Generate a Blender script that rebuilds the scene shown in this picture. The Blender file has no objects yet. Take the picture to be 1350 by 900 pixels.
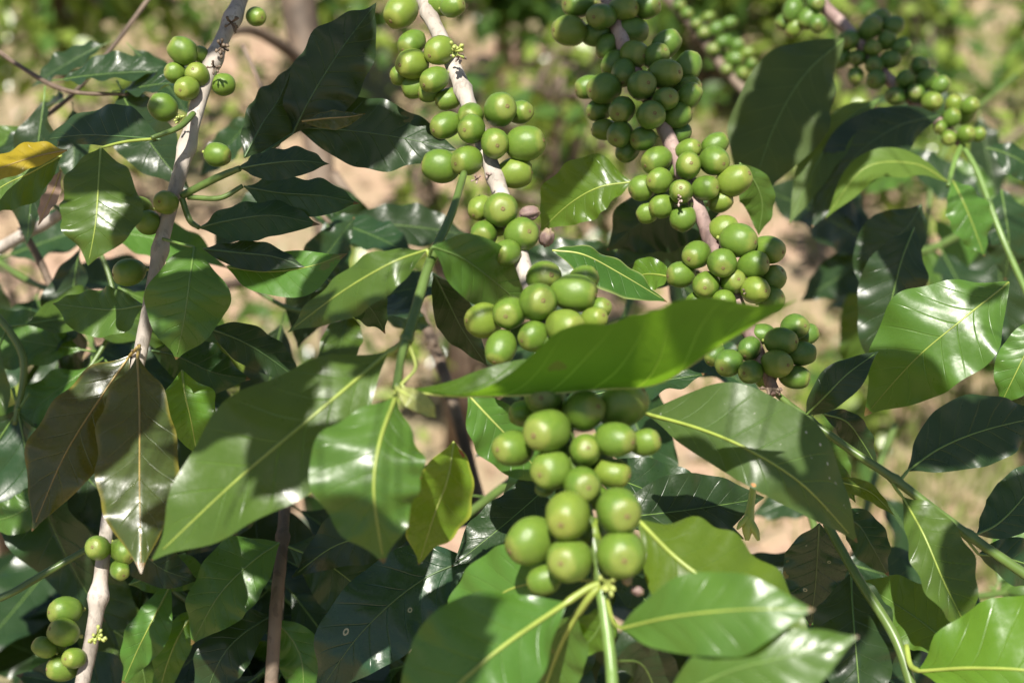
import bpy, math, random
import numpy as np
from mathutils import Vector, Matrix, noise

random.seed(7)
SC = bpy.context.scene
COL = SC.collection

# ------------------------------------------------------------------ camera
CAM_Z, PITCH, HFOV = 1.45, math.radians(25), math.radians(40)
F = 675 / math.tan(HFOV / 2)
cd = bpy.data.cameras.new('camera'); cam = bpy.data.objects.new('camera', cd); COL.objects.link(cam)
cam.location = (0, 0, CAM_Z); cam.rotation_euler = (math.pi / 2 - PITCH, 0, 0)
cd.sensor_width = 22.3; cd.lens = 22.3 / 2 / math.tan(HFOV / 2)
cd.clip_start = 0.02; cd.clip_end = 2000
cd.dof.use_dof = True; cd.dof.focus_distance = 0.49; cd.dof.aperture_fstop = 5.8; cd.dof.aperture_blades = 0
SC.camera = cam
# ------------------------------------------------------------------ sky, sun, exposure
SUN_EL, SUN_AZ = math.radians(61), math.radians(-14)     # azimuth off the line behind the camera (towards the left)
SUN = Vector((math.sin(SUN_AZ) * math.cos(SUN_EL), -math.cos(SUN_AZ) * math.cos(SUN_EL), math.sin(SUN_EL)))
W = bpy.data.worlds.new('World'); SC.world = W; W.use_nodes = True
nt = W.node_tree; bg = nt.nodes['Background']
sky = nt.nodes.new('ShaderNodeTexSky'); sky.sky_type = 'NISHITA'; sky.sun_disc = False
sky.sun_elevation = SUN_EL; sky.sun_rotation = math.atan2(SUN.x, SUN.y)
nt.links.new(sky.outputs[0], bg.inputs[0]); bg.inputs[1].default_value = 0.052
sl = bpy.data.lights.new('sun', 'SUN'); sl.energy = 5.0; sl.angle = math.radians(0.53); sl.color = (1, .95, .86)
so = bpy.data.objects.new('sun', sl); COL.objects.link(so)
so.rotation_euler = SUN.to_track_quat('Z', 'Y').to_euler(); so.location = (0, -2, 5)
SC.view_settings.view_transform = 'Standard'; SC.view_settings.look = 'None'
SC.view_settings.exposure = 1.02; SC.view_settings.gamma = 1
SC.cycles.max_bounces = 8; SC.cycles.transparent_max_bounces = 8

# ------------------------------------------------------------------ helpers
C0 = Vector((0, 0, CAM_Z)); RX = Vector((1, 0, 0))
FW = Vector((0, math.cos(PITCH), -math.sin(PITCH))); UP = Vector((0, math.sin(PITCH), math.cos(PITCH)))
def P(x, y, d):
    """a point that many metres in front of the lens, in the direction of a spot of the 1350x900 picture"""
    return C0 + FW * d + RX * ((x - 675) / F * d) + UP * ((450 - y) / F * d)
def tag(o, label=None, cat=None, group=None, kind=None):
    if label: o['label'] = label
    if cat: o['category'] = cat
    if group: o['group'] = group
    if kind: o['kind'] = kind
    return o
def empty(name, loc, label, cat, group=None):
    o = bpy.data.objects.new(name, None); COL.objects.link(o); o.location = loc; o.empty_display_size = .02
    return tag(o, label, cat, group)
def link(name, me, parent=None, mat=None):
    o = bpy.data.objects.new(name, me); COL.objects.link(o)
    if parent:
        o.parent = parent
        rootloc = parent.location if parent.parent is None else parent.parent.location
        if parent.parent is None: o.matrix_parent_inverse = Matrix.Translation(-parent.location)
    if mat is not None and not me.materials: me.materials.append(mat)
    return o
def sub(name, me, part, mat=None):
    """a sub-part that shares its part's frame"""
    o = bpy.data.objects.new(name, me); COL.objects.link(o); o.parent = part
    if mat is not None and not me.materials: me.materials.append(mat)
    return o
def mesh(name, v, f, smooth=True, uv=None, mat=None):
    me = bpy.data.meshes.new(name); me.from_pydata([tuple(p) for p in v], [], f)
    if smooth: me.polygons.foreach_set('use_smooth', [True] * len(me.polygons))
    if uv is not None:
        l = me.uv_layers.new(name='UVMap'); li = np.zeros(len(me.loops), dtype=np.int32)
        me.loops.foreach_get('vertex_index', li)
        l.data.foreach_set('uv', np.asarray(uv, dtype=np.float32)[li].ravel())
    if mat: me.materials.append(mat)
    me.update(); return me
def crom(pts, n):
    """Catmull-Rom through tuples, n samples"""
    p = np.array(pts, dtype=float); m = len(p)
    if m == 2: return [p[0] + (p[1] - p[0]) * i / (n - 1) for i in range(n)]
    e = np.vstack([2 * p[0] - p[1], p, 2 * p[-1] - p[-2]])
    seg = np.r_[0, np.cumsum(np.linalg.norm((p[1:] - p[:-1])[:, :2] if p.shape[1] > 2 else p[1:] - p[:-1], axis=1))]
    seg /= seg[-1]; out = []
    for i in range(n):
        t = i / (n - 1); k = min(max(np.searchsorted(seg, t, 'right') - 1, 0), m - 2)
        u = (t - seg[k]) / max(seg[k + 1] - seg[k], 1e-9)
        a, b, c, d = e[k], e[k + 1], e[k + 2], e[k + 3]
        out.append(.5 * ((2 * b) + (c - a) * u + (2 * a - 5 * b + 4 * c - d) * u * u + (3 * b - 3 * c + d - a) * u ** 3))
    return out
def tube(pts, rad, ring=10, rough=0.0, seed=0, cap=True):
    """verts and faces of a tapered tube along 3-D points"""
    V, Fc = [], []; n = len(pts); prev = None
    for i, p in enumerate(pts):
        t = (pts[min(i + 1, n - 1)] - pts[max(i - 1, 0)]).normalized()
        if prev is None: a = t.orthogonal().normalized()
        else: a = (prev - t * prev.dot(t)).normalized()
        prev = a; b = t.cross(a)
        for k in range(ring):
            q = 2 * math.pi * k / ring; r = rad[i]
            if rough: r *= 1 + rough * noise.noise(Vector((math.cos(q) * 1.3, math.sin(q) * 1.3, i * .45 + seed * 9)))
            V.append(p + (a * math.cos(q) + b * math.sin(q)) * r)
    for i in range(n - 1):
        for k in range(ring):
            k2 = (k + 1) % ring
            Fc.append((i * ring + k, i * ring + k2, (i + 1) * ring + k2, (i + 1) * ring + k))
    if cap:
        Fc.append(tuple(range(ring - 1, -1, -1))); Fc.append(tuple((n - 1) * ring + k for k in range(ring)))
    return V, Fc

# ------------------------------------------------------------------ materials
def nodes(name):
    m = bpy.data.materials.new(name); m.use_nodes = True; t = m.node_tree
    return m, t, t.nodes['Principled BSDF'], t.nodes['Material Output']
def N(t, typ, **k):
    n = t.nodes.new(typ)
    for a, b in k.items():
        if a.startswith('i_'): n.inputs[int(a[2:]) if a[2:].isdigit() else a[2:]].default_value = b
        else: setattr(n, a, b)
    return n
def ramp(t, stops):
    r = t.nodes.new('ShaderNodeValToRGB'); e = r.color_ramp.elements
    while len(e) < len(stops): e.new(.5)
    for s, (p, c) in zip(e, stops): s.position = p; s.color = (*c, 1) if len(c) == 3 else c
    return r
def M(t, op, a, b=None, c=None):
    n = t.nodes.new('ShaderNodeMath'); n.operation = op
    for i, v in enumerate((a, b, c)):
        if v is None: continue
        if isinstance(v, (int, float)): n.inputs[i].default_value = v
        else: t.links.new(v, n.inputs[i])
    return n.outputs[0]
def mixc(t, f, a, b, mode='MIX'):
    n = t.nodes.new('ShaderNodeMix'); n.data_type = 'RGBA'; n.blend_type = mode
    for s, v in ((n.inputs[0], f), (n.inputs[6], a), (n.inputs[7], b)):
        if isinstance(v, (int, float)): s.default_value = v
        elif isinstance(v, tuple): s.default_value = (*v, 1)
        else: t.links.new(v, s)
    return n.outputs[2]

def leaf_mat(name, top, under, thru, rough=.27, trans=.34, vein=.25, spots=(), speck=0.0, margin=None, varh=.03):
    """upper face, under face and light through the blade; the veins come from the blade's own UV (u across, v along)"""
    m, t, b, out = nodes(name); L = t.links.new
    uv = N(t, 'ShaderNodeUVMap'); sx = N(t, 'ShaderNodeSeparateXYZ'); L(uv.outputs[0], sx.inputs[0])
    u, v = sx.outputs[0], sx.outputs[1]
    s = M(t, 'ABSOLUTE', M(t, 'SUBTRACT', M(t, 'MULTIPLY', u, 2), 1))
    q = M(t, 'SUBTRACT', M(t, 'MULTIPLY', v, 9.0), M(t, 'MULTIPLY', M(t, 'POWER', s, .8), 1.5))
    fr = M(t, 'ABSOLUTE', M(t, 'SUBTRACT', M(t, 'FRACT', q), .5))                      # .5 on a side vein
    sv = M(t, 'MULTIPLY', M(t, 'SMOOTH_MIN', M(t, 'MULTIPLY', M(t, 'MAXIMUM', M(t, 'SUBTRACT', fr, .455), 0), 24), 1, .1), M(t, 'SUBTRACT', 1, s))
    oi = N(t, 'ShaderNodeObjectInfo'); tc = N(t, 'ShaderNodeTexCoord')
    n1 = N(t, 'ShaderNodeTexNoise'); n1.inputs['Scale'].default_value = 38; n1.inputs['Detail'].default_value = 4
    L(tc.outputs['Object'], n1.inputs['Vector'])
    n2 = N(t, 'ShaderNodeTexNoise'); n2.inputs['Scale'].default_value = 320; n2.inputs['Detail'].default_value = 3
    L(tc.outputs['Object'], n2.inputs['Vector'])
    ge = N(t, 'ShaderNodeNewGeometry')
    lum = M(t, 'ADD', M(t, 'MULTIPLY', M(t, 'SUBTRACT', n1.outputs[0], .5), .55), M(t, 'ADD', .82, M(t, 'MULTIPLY', oi.outputs['Random'], .4)))
    def shade(c):
        hs = N(t, 'ShaderNodeHueSaturation'); hs.inputs['Color'].default_value = (*c, 1)
        L(M(t, 'ADD', .5 - varh / 2, M(t, 'MULTIPLY', oi.outputs['Random'], varh)), hs.inputs['Hue']); L(lum, hs.inputs['Value'])
        c2 = mixc(t, M(t, 'MULTIPLY', sv, vein), hs.outputs[0], tuple(min(1, x * 2.2 + .015) for x in c))
        if margin: c2 = mixc(t, M(t, 'MULTIPLY', M(t, 'SMOOTH_MIN', M(t, 'MULTIPLY', M(t, 'MAXIMUM', M(t, 'SUBTRACT', s, .86), 0), 9), 1, .1), .8), c2, margin)
        for (su, svv, r, c3, ring) in spots:
            du = M(t, 'MULTIPLY', M(t, 'SUBTRACT', u, su), .45); dv = M(t, 'SUBTRACT', v, svv)
            d = M(t, 'SQRT', M(t, 'ADD', M(t, 'MULTIPLY', du, du), M(t, 'MULTIPLY', dv, dv)))
            d = M(t, 'ADD', d, M(t, 'MULTIPLY', M(t, 'SUBTRACT', n2.outputs[0], .5), r * .8))
            if ring: k = M(t, 'LESS_THAN', M(t, 'ABSOLUTE', M(t, 'SUBTRACT', d, r)), r * .33)
            else: k = M(t, 'LESS_THAN', d, r)
            c2 = mixc(t, M(t, 'MULTIPLY', k, .85), c2, c3)
        tipm = M(t, 'MULTIPLY', M(t, 'GREATER_THAN', M(t, 'ADD', v, M(t, 'ADD', M(t, 'MULTIPLY', n1.outputs[0], .10), M(t, 'MULTIPLY', oi.outputs['Random'], .06))), 1.06), .8)
        c2 = mixc(t, tipm, c2, (.16, .09, .035))
        blot = M(t, 'MULTIPLY', M(t, 'GREATER_THAN', M(t, 'ADD', n1.outputs[0], M(t, 'MULTIPLY', n2.outputs[0], .18)), .83), .5)
        c2 = mixc(t, blot, c2, (.2, .17, .05))
        if speck:
            k = M(t, 'GREATER_THAN', n2.outputs[0], .77 - speck * .1)
            c2 = mixc(t, M(t, 'MULTIPLY', k, .55), c2, (.35, .36, .28))
        return c2
    ct = shade(top); cu = shade(under)
    base = mixc(t, ge.outputs['Backfacing'], ct, cu)
    L(base, b.inputs['Base Color'])
    rg = M(t, 'ADD', rough, M(t, 'ADD', M(t, 'MULTIPLY', ge.outputs['Backfacing'], .2), M(t, 'ADD', M(t, 'MULTIPLY', M(t, 'SUBTRACT', n2.outputs[0], .5), .35), M(t, 'MULTIPLY', M(t, 'SUBTRACT', n1.outputs[0], .5), .3))))
    L(M(t, 'SUBTRACT', .5, M(t, 'MULTIPLY', ge.outputs['Backfacing'], .28)), b.inputs['Specular IOR Level']); L(rg, b.inputs['Roughness']); b.inputs['IOR'].default_value = 1.48
    hgt = M(t, 'ADD', M(t, 'MULTIPLY', sv, -.9), M(t, 'ADD', M(t, 'MULTIPLY', n2.outputs[0], .26), M(t, 'MULTIPLY', n1.outputs[0], .7)))
    bp = N(t, 'ShaderNodeBump'); bp.inputs['Strength'].default_value = .5; bp.inputs['Distance'].default_value = .0009
    L(hgt, bp.inputs['Height']); L(bp.outputs[0], b.inputs['Normal'])
    tr = N(t, 'ShaderNodeBsdfTranslucent'); L(shade(thru), tr.inputs[0]); L(bp.outputs[0], tr.inputs[1])
    mx = N(t, 'ShaderNodeMixShader'); mx.inputs[0].default_value = trans
    L(b.outputs[0], mx.inputs[1]); L(tr.outputs[0], mx.inputs[2]); L(mx.outputs[0], out.inputs[0])
    return m
LM = {}
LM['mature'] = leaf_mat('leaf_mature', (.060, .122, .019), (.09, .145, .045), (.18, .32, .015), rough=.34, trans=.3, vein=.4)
LM['dark'] = leaf_mat('leaf_dark_shade', (.020, .043, .014), (.06, .085, .028), (.08, .15, .012), trans=.25, rough=.35, vein=.5)  # darkened copy of the mature leaf, with shade put into its colour
LM['young'] = leaf_mat('leaf_young', (.075, .15, .018), (.11, .19, .035), (.30, .48, .015), trans=.42, rough=.3)
LM['awning'] = leaf_mat('leaf_awning', (.055, .125, .02), (.075, .16, .02), (.31, .65, .035), trans=.54, rough=.28, vein=.95)
LM['bronze'] = leaf_mat('leaf_bronze', (.034, .051, .014), (.07, .07, .022), (.42, .36, .02), trans=.16, rough=.27, vein=.5, margin=(.15, .13, .018))
LM['gold'] = leaf_mat('leaf_gold', (.29, .215, .016), (.27, .2, .03), (.5, .38, .03), trans=.35, rough=.3, vein=-.6)
LM['dry'] = leaf_mat('leaf_dry', (.30, .21, .15), (.34, .24, .17), (.3, .2, .1), trans=.2, rough=.45)
LM['bract'] = leaf_mat('leaf_bract', (.27, .28, .09), (.27, .27, .1), (.35, .38, .08), rough=.4)
LM['scarred'] = leaf_mat('leaf_scarred', (.058, .105, .027), (.09, .14, .05), (.16, .3, .02), rough=.36, speck=.7, vein=.5,
                         spots=((.95, .52, .013, (.42, .22, .03), False), (.95, .52, .008, (.55, .14, .01), False), (.10, .66, .005, (.5, .5, .42), False), (.14, .72, .006, (.5, .5, .42), False), (.2, .76, .004, (.5, .48, .4), False), (.12, .6, .004, (.5, .5, .42), False)))
LM['redspot'] = leaf_mat('leaf_redspot', (.11, .19, .02), (.10, .17, .03), (.38, .52, .02), trans=.42, margin=(.34, .38, .05),
                         spots=((.93, .34, .022, (.62, .12, .09), False), (.1, .09, .03, (.38, .07, .03), False)))
LM['redtip'] = leaf_mat('leaf_redtip', (.04, .10, .018), (.07, .13, .04), (.2, .36, .015), margin=(.25, .3, .1),
                        spots=((.9, .27, .014, (.5, .1, .05), False),))
LM['ringed'] = leaf_mat('leaf_ringed', (.018, .045, .018), (.05, .09, .04), (.05, .11, .015), trans=.15,
                        spots=((.3, .38, .010, (.36, .34, .22), True), (.66, .66, .013, (.42, .39, .25), True), (.72, .22, .007, (.25, .26, .18), False)))

def rib_mat(name, c):
    m, t, b, out = nodes(name); L = t.links.new
    tc = N(t, 'ShaderNodeTexCoord'); n1 = N(t, 'ShaderNodeTexNoise'); n1.inputs['Scale'].default_value = 160
    L(tc.outputs['Object'], n1.inputs[0])
    L(mixc(t, n1.outputs[0], tuple(x * .7 for x in c), tuple(min(1, x * 1.25) for x in c)), b.inputs['Base Color'])
    b.inputs['Roughness'].default_value = .38; return m
RM = {'lime': rib_mat('rib_lime', (.24, .30, .055)), 'green': rib_mat('rib_green', (.12, .20, .045)),
      'dark': rib_mat('rib_dark', (.06, .11, .035)), 'tan': rib_mat('rib_tan', (.28, .2, .06)),
      'shoot': rib_mat('green_shoot', (.085, .135, .03)), 'pale': rib_mat('pale_shoot', (.33, .38, .10))}

def berry_mat(name, c1, c2, rough=.36):
    m, t, b, out = nodes(name); L = t.links.new
    tc = N(t, 'ShaderNodeTexCoord'); oi = N(t, 'ShaderNodeObjectInfo')
    n1 = N(t, 'ShaderNodeTexNoise'); n1.inputs['Scale'].default_value = 3.2; n1.inputs['Detail'].default_value = 5
    add = N(t, 'ShaderNodeVectorMath'); add.operation = 'ADD'; L(tc.outputs['Object'], add.inputs[0])
    cmb = N(t, 'ShaderNodeCombineXYZ'); L(M(t, 'MULTIPLY', oi.outputs['Random'], 40), cmb.inputs[0]); L(cmb.outputs[0], add.inputs[1])
    L(add.outputs[0], n1.inputs['Vector'])
    n2 = N(t, 'ShaderNodeTexNoise'); n2.inputs['Scale'].default_value = 26; n2.inputs['Detail'].default_value = 3; L(add.outputs[0], n2.inputs['Vector'])
    c = mixc(t, M(t, 'ADD', M(t, 'MULTIPLY', n1.outputs[0], .9), M(t, 'MULTIPLY', M(t, 'SUBTRACT', oi.outputs['Random'], .5), .6)), c1, c2)
    sx = N(t, 'ShaderNodeSeparateXYZ'); L(tc.outputs['Object'], sx.inputs[0])
    tip = ramp(t, [(.80, (0, 0, 0)), (1, (1, 1, 1))]); L(M(t, 'ADD', sx.outputs[2], M(t, 'MULTIPLY', M(t, 'SUBTRACT', n1.outputs[0], .5), .16)), tip.inputs[0])
    c = mixc(t, M(t, 'MULTIPLY', tip.outputs[0], .2), c, (.40, .33, .10))
    k = M(t, 'GREATER_THAN', n2.outputs[0], .68); c = mixc(t, M(t, 'MULTIPLY', k, .3), c, (.33, .36, .12)); c = mixc(t, M(t, 'MULTIPLY', M(t, 'LESS_THAN', n2.outputs[0], .27), .6), c, (.10, .07, .03)); c = mixc(t, M(t, 'MULTIPLY', M(t, 'GREATER_THAN', oi.outputs['Random'], .85), .2), c, (.22, .24, .03))
    L(c, b.inputs['Base Color']); b.inputs['IOR'].default_value = 1.45
    L(M(t, 'ADD', rough, M(t, 'MULTIPLY', M(t, 'SUBTRACT', n2.outputs[0], .5), .2)), b.inputs['Roughness'])
    b.inputs['Subsurface Weight'].default_value = .25; b.inputs['Subsurface Radius'].default_value = (.6, 1, .25)
    b.inputs['Subsurface Scale'].default_value = .004
    bp = N(t, 'ShaderNodeBump'); bp.inputs['Strength'].default_value = .12; bp.inputs['Distance'].default_value = .02
    L(n2.outputs[0], bp.inputs['Height']); L(bp.outputs[0], b.inputs['Normal'])
    return m
BM = berry_mat('berry_green', (.078, .145, .017), (.135, .205, .028))
BMd = berry_mat('berry_deep_green', (.06, .125, .018), (.105, .175, .026))
BMy = berry_mat('berry_dried', (.16, .10, .09), (.24, .17, .15), .6)
m, t, b, out = nodes('berry_scar'); n1 = N(t, 'ShaderNodeTexNoise'); n1.inputs['Scale'].default_value = 9
tc = N(t, 'ShaderNodeTexCoord'); t.links.new(tc.outputs['Object'], n1.inputs[0])
r = ramp(t, [(.3, (.07, .035, .018)), (.7, (.26, .17, .07))]); t.links.new(n1.outputs[0], r.inputs[0]); t.links.new(r.outputs[0], b.inputs['Base Color'])
b.inputs['Roughness'].default_value = .8; SCAR = m

def bark_mat(name, c1, c2, c3, sc=60):
    m, t, b, out = nodes(name); L = t.links.new
    tc = N(t, 'ShaderNodeTexCoord'); n1 = N(t, 'ShaderNodeTexNoise'); n1.inputs['Scale'].default_value = sc; n1.inputs['Detail'].default_value = 6
    L(tc.outputs['Object'], n1.inputs[0])
    mp = N(t, 'ShaderNodeMapping'); mp.inputs['Scale'].default_value = (1, 1, .12); L(tc.outputs['Object'], mp.inputs[0])
    n2 = N(t, 'ShaderNodeTexNoise'); n2.inputs['Scale'].default_value = sc * 9; n2.inputs['Detail'].default_value = 5; L(mp.outputs[0], n2.inputs[0])
    r1 = ramp(t, [(.32, c1), (.5, c2), (.68, c3)]); L(n1.outputs[0], r1.inputs[0])
    c = mixc(t, M(t, 'MULTIPLY', M(t, 'GREATER_THAN', n2.outputs[0], .58), .3), r1.outputs[0], tuple(x * .45 for x in c1))
    L(c, b.inputs['Base Color']); b.inputs['Roughness'].default_value = .75
    bp = N(t, 'ShaderNodeBump'); bp.inputs['Strength'].default_value = .6; bp.inputs['Distance'].default_value = .0012
    L(M(t, 'ADD', n1.outputs[0], M(t, 'MULTIPLY', n2.outputs[0], .6)), bp.inputs['Height']); L(bp.outputs[0], b.inputs['Normal'])
    return m
BARK = bark_mat('pale_bark', (.21, .18, .15), (.36, .315, .27), (.50, .45, .40))
BARKD = bark_mat('brown_bark', (.06, .042, .028), (.125, .088, .06), (.19, .145, .105), 30)
BARKP = bark_mat('purple_brown_bark', (.14, .085, .075), (.25, .17, .15), (.42, .32, .28))

# ------------------------------------------------------------------ ground
def ground_mat():
    m, t, b, out = nodes('soil'); L = t.links.new
    tc = N(t, 'ShaderNodeTexCoord')
    def nz(s, d=6):
        n = N(t, 'ShaderNodeTexNoise'); n.inputs['Scale'].default_value = s; n.inputs['Detail'].default_value = d; L(tc.outputs['Object'], n.inputs[0]); return n.outputs[0]
    a, f, g = nz(1.3), nz(14), nz(70)
    r1 = ramp(t, [(.3, (.27, .165, .11)), (.5, (.47, .32, .225)), (.7, (.57, .43, .33))]); L(M(t, 'ADD', M(t, 'MULTIPLY', a, .4), M(t, 'ADD', M(t, 'MULTIPLY', f, .4), M(t, 'MULTIPLY', g, .2))), r1.inputs[0])
    gr = ramp(t, [(.44, (0, 0, 0)), (.6, (1, 1, 1))]); L(M(t, 'ADD', M(t, 'MULTIPLY', a, .7), M(t, 'MULTIPLY', f, .3)), gr.inputs[0])
    c = mixc(t, M(t, 'MULTIPLY', gr.outputs[0], .75), r1.outputs[0], (.13, .145, .05))
    L(c, b.inputs['Base Color']); b.inputs['Roughness'].default_value = .95
    bp = N(t, 'ShaderNodeBump'); bp.inputs['Strength'].default_value = .8; bp.inputs['Distance'].default_value = .03
    L(M(t, 'ADD', f, g), bp.inputs['Height']); L(bp.outputs[0], b.inputs['Normal']); return m
def gz(x, y):
    return (.10 * noise.noise(Vector((x * .5, y * .5, 3.1))) + .03 * noise.noise(Vector((x * 2.2, y * 2.2, 1)))) * min(1, 40 / (abs(x) + abs(y) + 1)) + (max(0, y - 4.5) * .10 if y < 40 else 3.55)
xs = sorted(set([-900, -300, -100, -40, -20, -12] + [i * .25 - 8 for i in range(65)] + [12, 20, 40, 100, 300, 900]))
ys = sorted(set([-900, -300, -100, -40, -20, -10, -5] + [i * .25 - 2 for i in range(57)] + [14, 18, 25, 40, 100, 300, 900]))
V = [(x, y, gz(x, y)) for y in ys for x in xs]; nx = len(xs)
Fc = [(j * nx + i, j * nx + i + 1, (j + 1) * nx + i + 1, (j + 1) * nx + i) for j in range(len(ys) - 1) for i in range(nx - 1)]
g = link('ground', mesh('ground', V, Fc, mat=ground_mat())); tag(g, 'bare reddish tan soil with thin grass under the coffee bushes', 'ground', kind='structure')

# ------------------------------------------------------------------ leaves
WT = [0, .05, .15, .28, .42, .56, .70, .80, .88, .94, 1.0]
WV = [.03, .19, .56, .86, 1.0, .97, .80, .58, .33, .14, .012]
def wprof(t):
    k = 0
    while k < len(WT) - 2 and t > WT[k + 1]: k += 1
    h = WT[k + 1] - WT[k]; u = (t - WT[k]) / h
    def sl_(i):
        if i == 0: return (WV[1] - WV[0]) / (WT[1] - WT[0])
        if i == len(WT) - 1: return (WV[-1] - WV[-2]) / (WT[-1] - WT[-2])
        return (WV[i + 1] - WV[i - 1]) / (WT[i + 1] - WT[i - 1])
    m0, m1 = sl_(k) * h, sl_(k + 1) * h
    return max(.01, (2 * u ** 3 - 3 * u * u + 1) * WV[k] + (u ** 3 - 2 * u * u + u) * m0 + (-2 * u ** 3 + 3 * u * u) * WV[k + 1] + (u ** 3 - u * u) * m1)
NU, NV = 16, 40
def blade(mid, sideL, sideR, wL, wR, flip=False, wave=.0016, waves=7, cup=0., seed=0, quilt=.0006, edge=.05, lf=None):
    """mid: NV+1 points; sideL/R: unit vectors per point; wL/wR: half width in metres. Returns verts, faces, uv"""
    wave = min(wave * 1.55, .10 * (abs(wL) + abs(wR)) / 2); quilt = min(quilt * 1.3, .03 * (abs(wL) + abs(wR)) / 2); waves *= .62
    rnd = random.Random(seed); ph1, ph2 = rnd.random() * 6.28, rnd.random() * 6.28; ph3 = rnd.random() * 6.28
    V, Fc, uv = [], [], []
    for j in range(NV + 1):
        t = j / NV; tan = (mid[min(j + 1, NV)] - mid[max(j - 1, 0)]).normalized(); w = wprof(t)
        for i in range(NU + 1):
            s = 2 * i / NU - 1; a = abs(s)
            sd, ww, ph = (sideL[j], wL, ph1) if s < 0 else (sideR[j], wR, ph2)
            nrm = (tan.cross(sd) if s < 0 else sd.cross(tan)).normalized()
            if flip: nrm = -nrm
            e = 1 + edge * .35 * math.sin(2 * math.pi * waves * .83 * t + ph * 1.7) * a + edge * math.sin(2 * math.pi * 1.7 * t + ph3 + (2 if s < 0 else 0)) * a
            p = mid[j] + sd * (ww * w * a * e * (float(np.interp(t, [q_[0] for q_ in lf], [q_[1] for q_ in lf])) if lf and s < 0 else 1))
            fade = min(1, w * 2.2)
            z = wave * math.sin(2 * math.pi * waves * t + ph) * a ** 1.6 * fade + wave * .8 * math.sin(2 * math.pi * waves * .43 * t + ph3) * a * a * fade
            z += cup * abs(ww) * a * a * w
            qq = t * 9.0 - 1.5 * a ** .8
            z += quilt * (abs(math.sin(math.pi * (qq + .0))) - .5) * (1 - a ** 4) * fade * min(1, a * 5)
            p = p + nrm * (z * (1 if a > 0 else 0)) + nrm * 0
            V.append(p); uv.append((i / NU, t))
    r = NU + 1
    for j in range(NV):
        for i in range(NU):
            q = (j * r + i, j * r + i + 1, (j + 1) * r + i + 1, (j + 1) * r + i)
            Fc.append(q[::-1] if flip else q)
    return V, Fc, uv
SEED = [0]
def leaf(br, pts, wl, wr, sl=0., sr=0., mat='mature', rib='green', pet=None, under=False, wave=.0016, waves=7, cup=0., name='leaf', label=None, ribr=.00042, d=None, quilt=.0006, edge=.05, lf=None):
    """pts: midrib as (picture x, y, distance); wl / wr: half widths left and right of the midrib, walking to the tip (picture px at that distance);
    sl / sr: how fast each half recedes (+) or comes nearer (-) per unit of width"""
    SEED[0] += 1; sd = SEED[0]
    if d is not None: pts = [(p[0], p[1], d + (p[2] if len(p) > 2 else 0)) for p in pts]
    s = crom(pts, NV + 1); mid = [P(*q) for q in s]
    SL, SR = [], []; dm = sum(q[2] for q in s) / len(s)
    # smooth the image direction so that sharply bent midribs do not fold the blade
    for j in range(NV + 1):
        a, b = s[max(j - 4, 0)], s[min(j + 4, NV)]
        dx, dy = b[0] - a[0], b[1] - a[1]; l = math.hypot(dx, dy) or 1
        lx, ly = dy / l, -dx / l
        lat = RX * lx - UP * ly
        SL.append(lat * (1 if wl >= 0 else -1) + FW * sl); SR.append(lat * (-1 if wr >= 0 else 1) + FW * sr)
    wl_m, wr_m = abs(wl) * dm / F, abs(wr) * dm / F
    # wl on the u<.5 side
    V, Fc, uv = blade(mid, SL, SR, wl_m, wr_m, under, wave, waves, cup, sd, quilt, edge, lf)
    c = mid[0]; me = mesh('leaf', [p - c for p in V], Fc, uv=uv, mat=LM[mat])
    o = bpy.data.objects.new(name, me); COL.objects.link(o); o.parent = br; o.location = c - br.location
    if label: o['label'] = label
    tp = [m_.copy() for m_ in mid[:NV - 1]]
    rr = [ribr * (1.0 - .75 * (k / (NV - 1))) for k in range(len(tp))]
    if pet:
        pp = [P(*((q[0], q[1], q[2]) if len(q) > 2 else (q[0], q[1], s[0][2]))) for q in pet]
        pp = [Vector(tuple(x)) for x in crom([tuple(x) for x in pp] + [tuple(tp[0])], 9)][:-1]
        tp = pp + tp; rr = [ribr * 1.35] * len(pp) + rr
    V2, F2 = tube([p - c for p in tp], rr, 6)
    sub('midrib', mesh('midrib', V2, F2), o, RM[rib])
    return o

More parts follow.
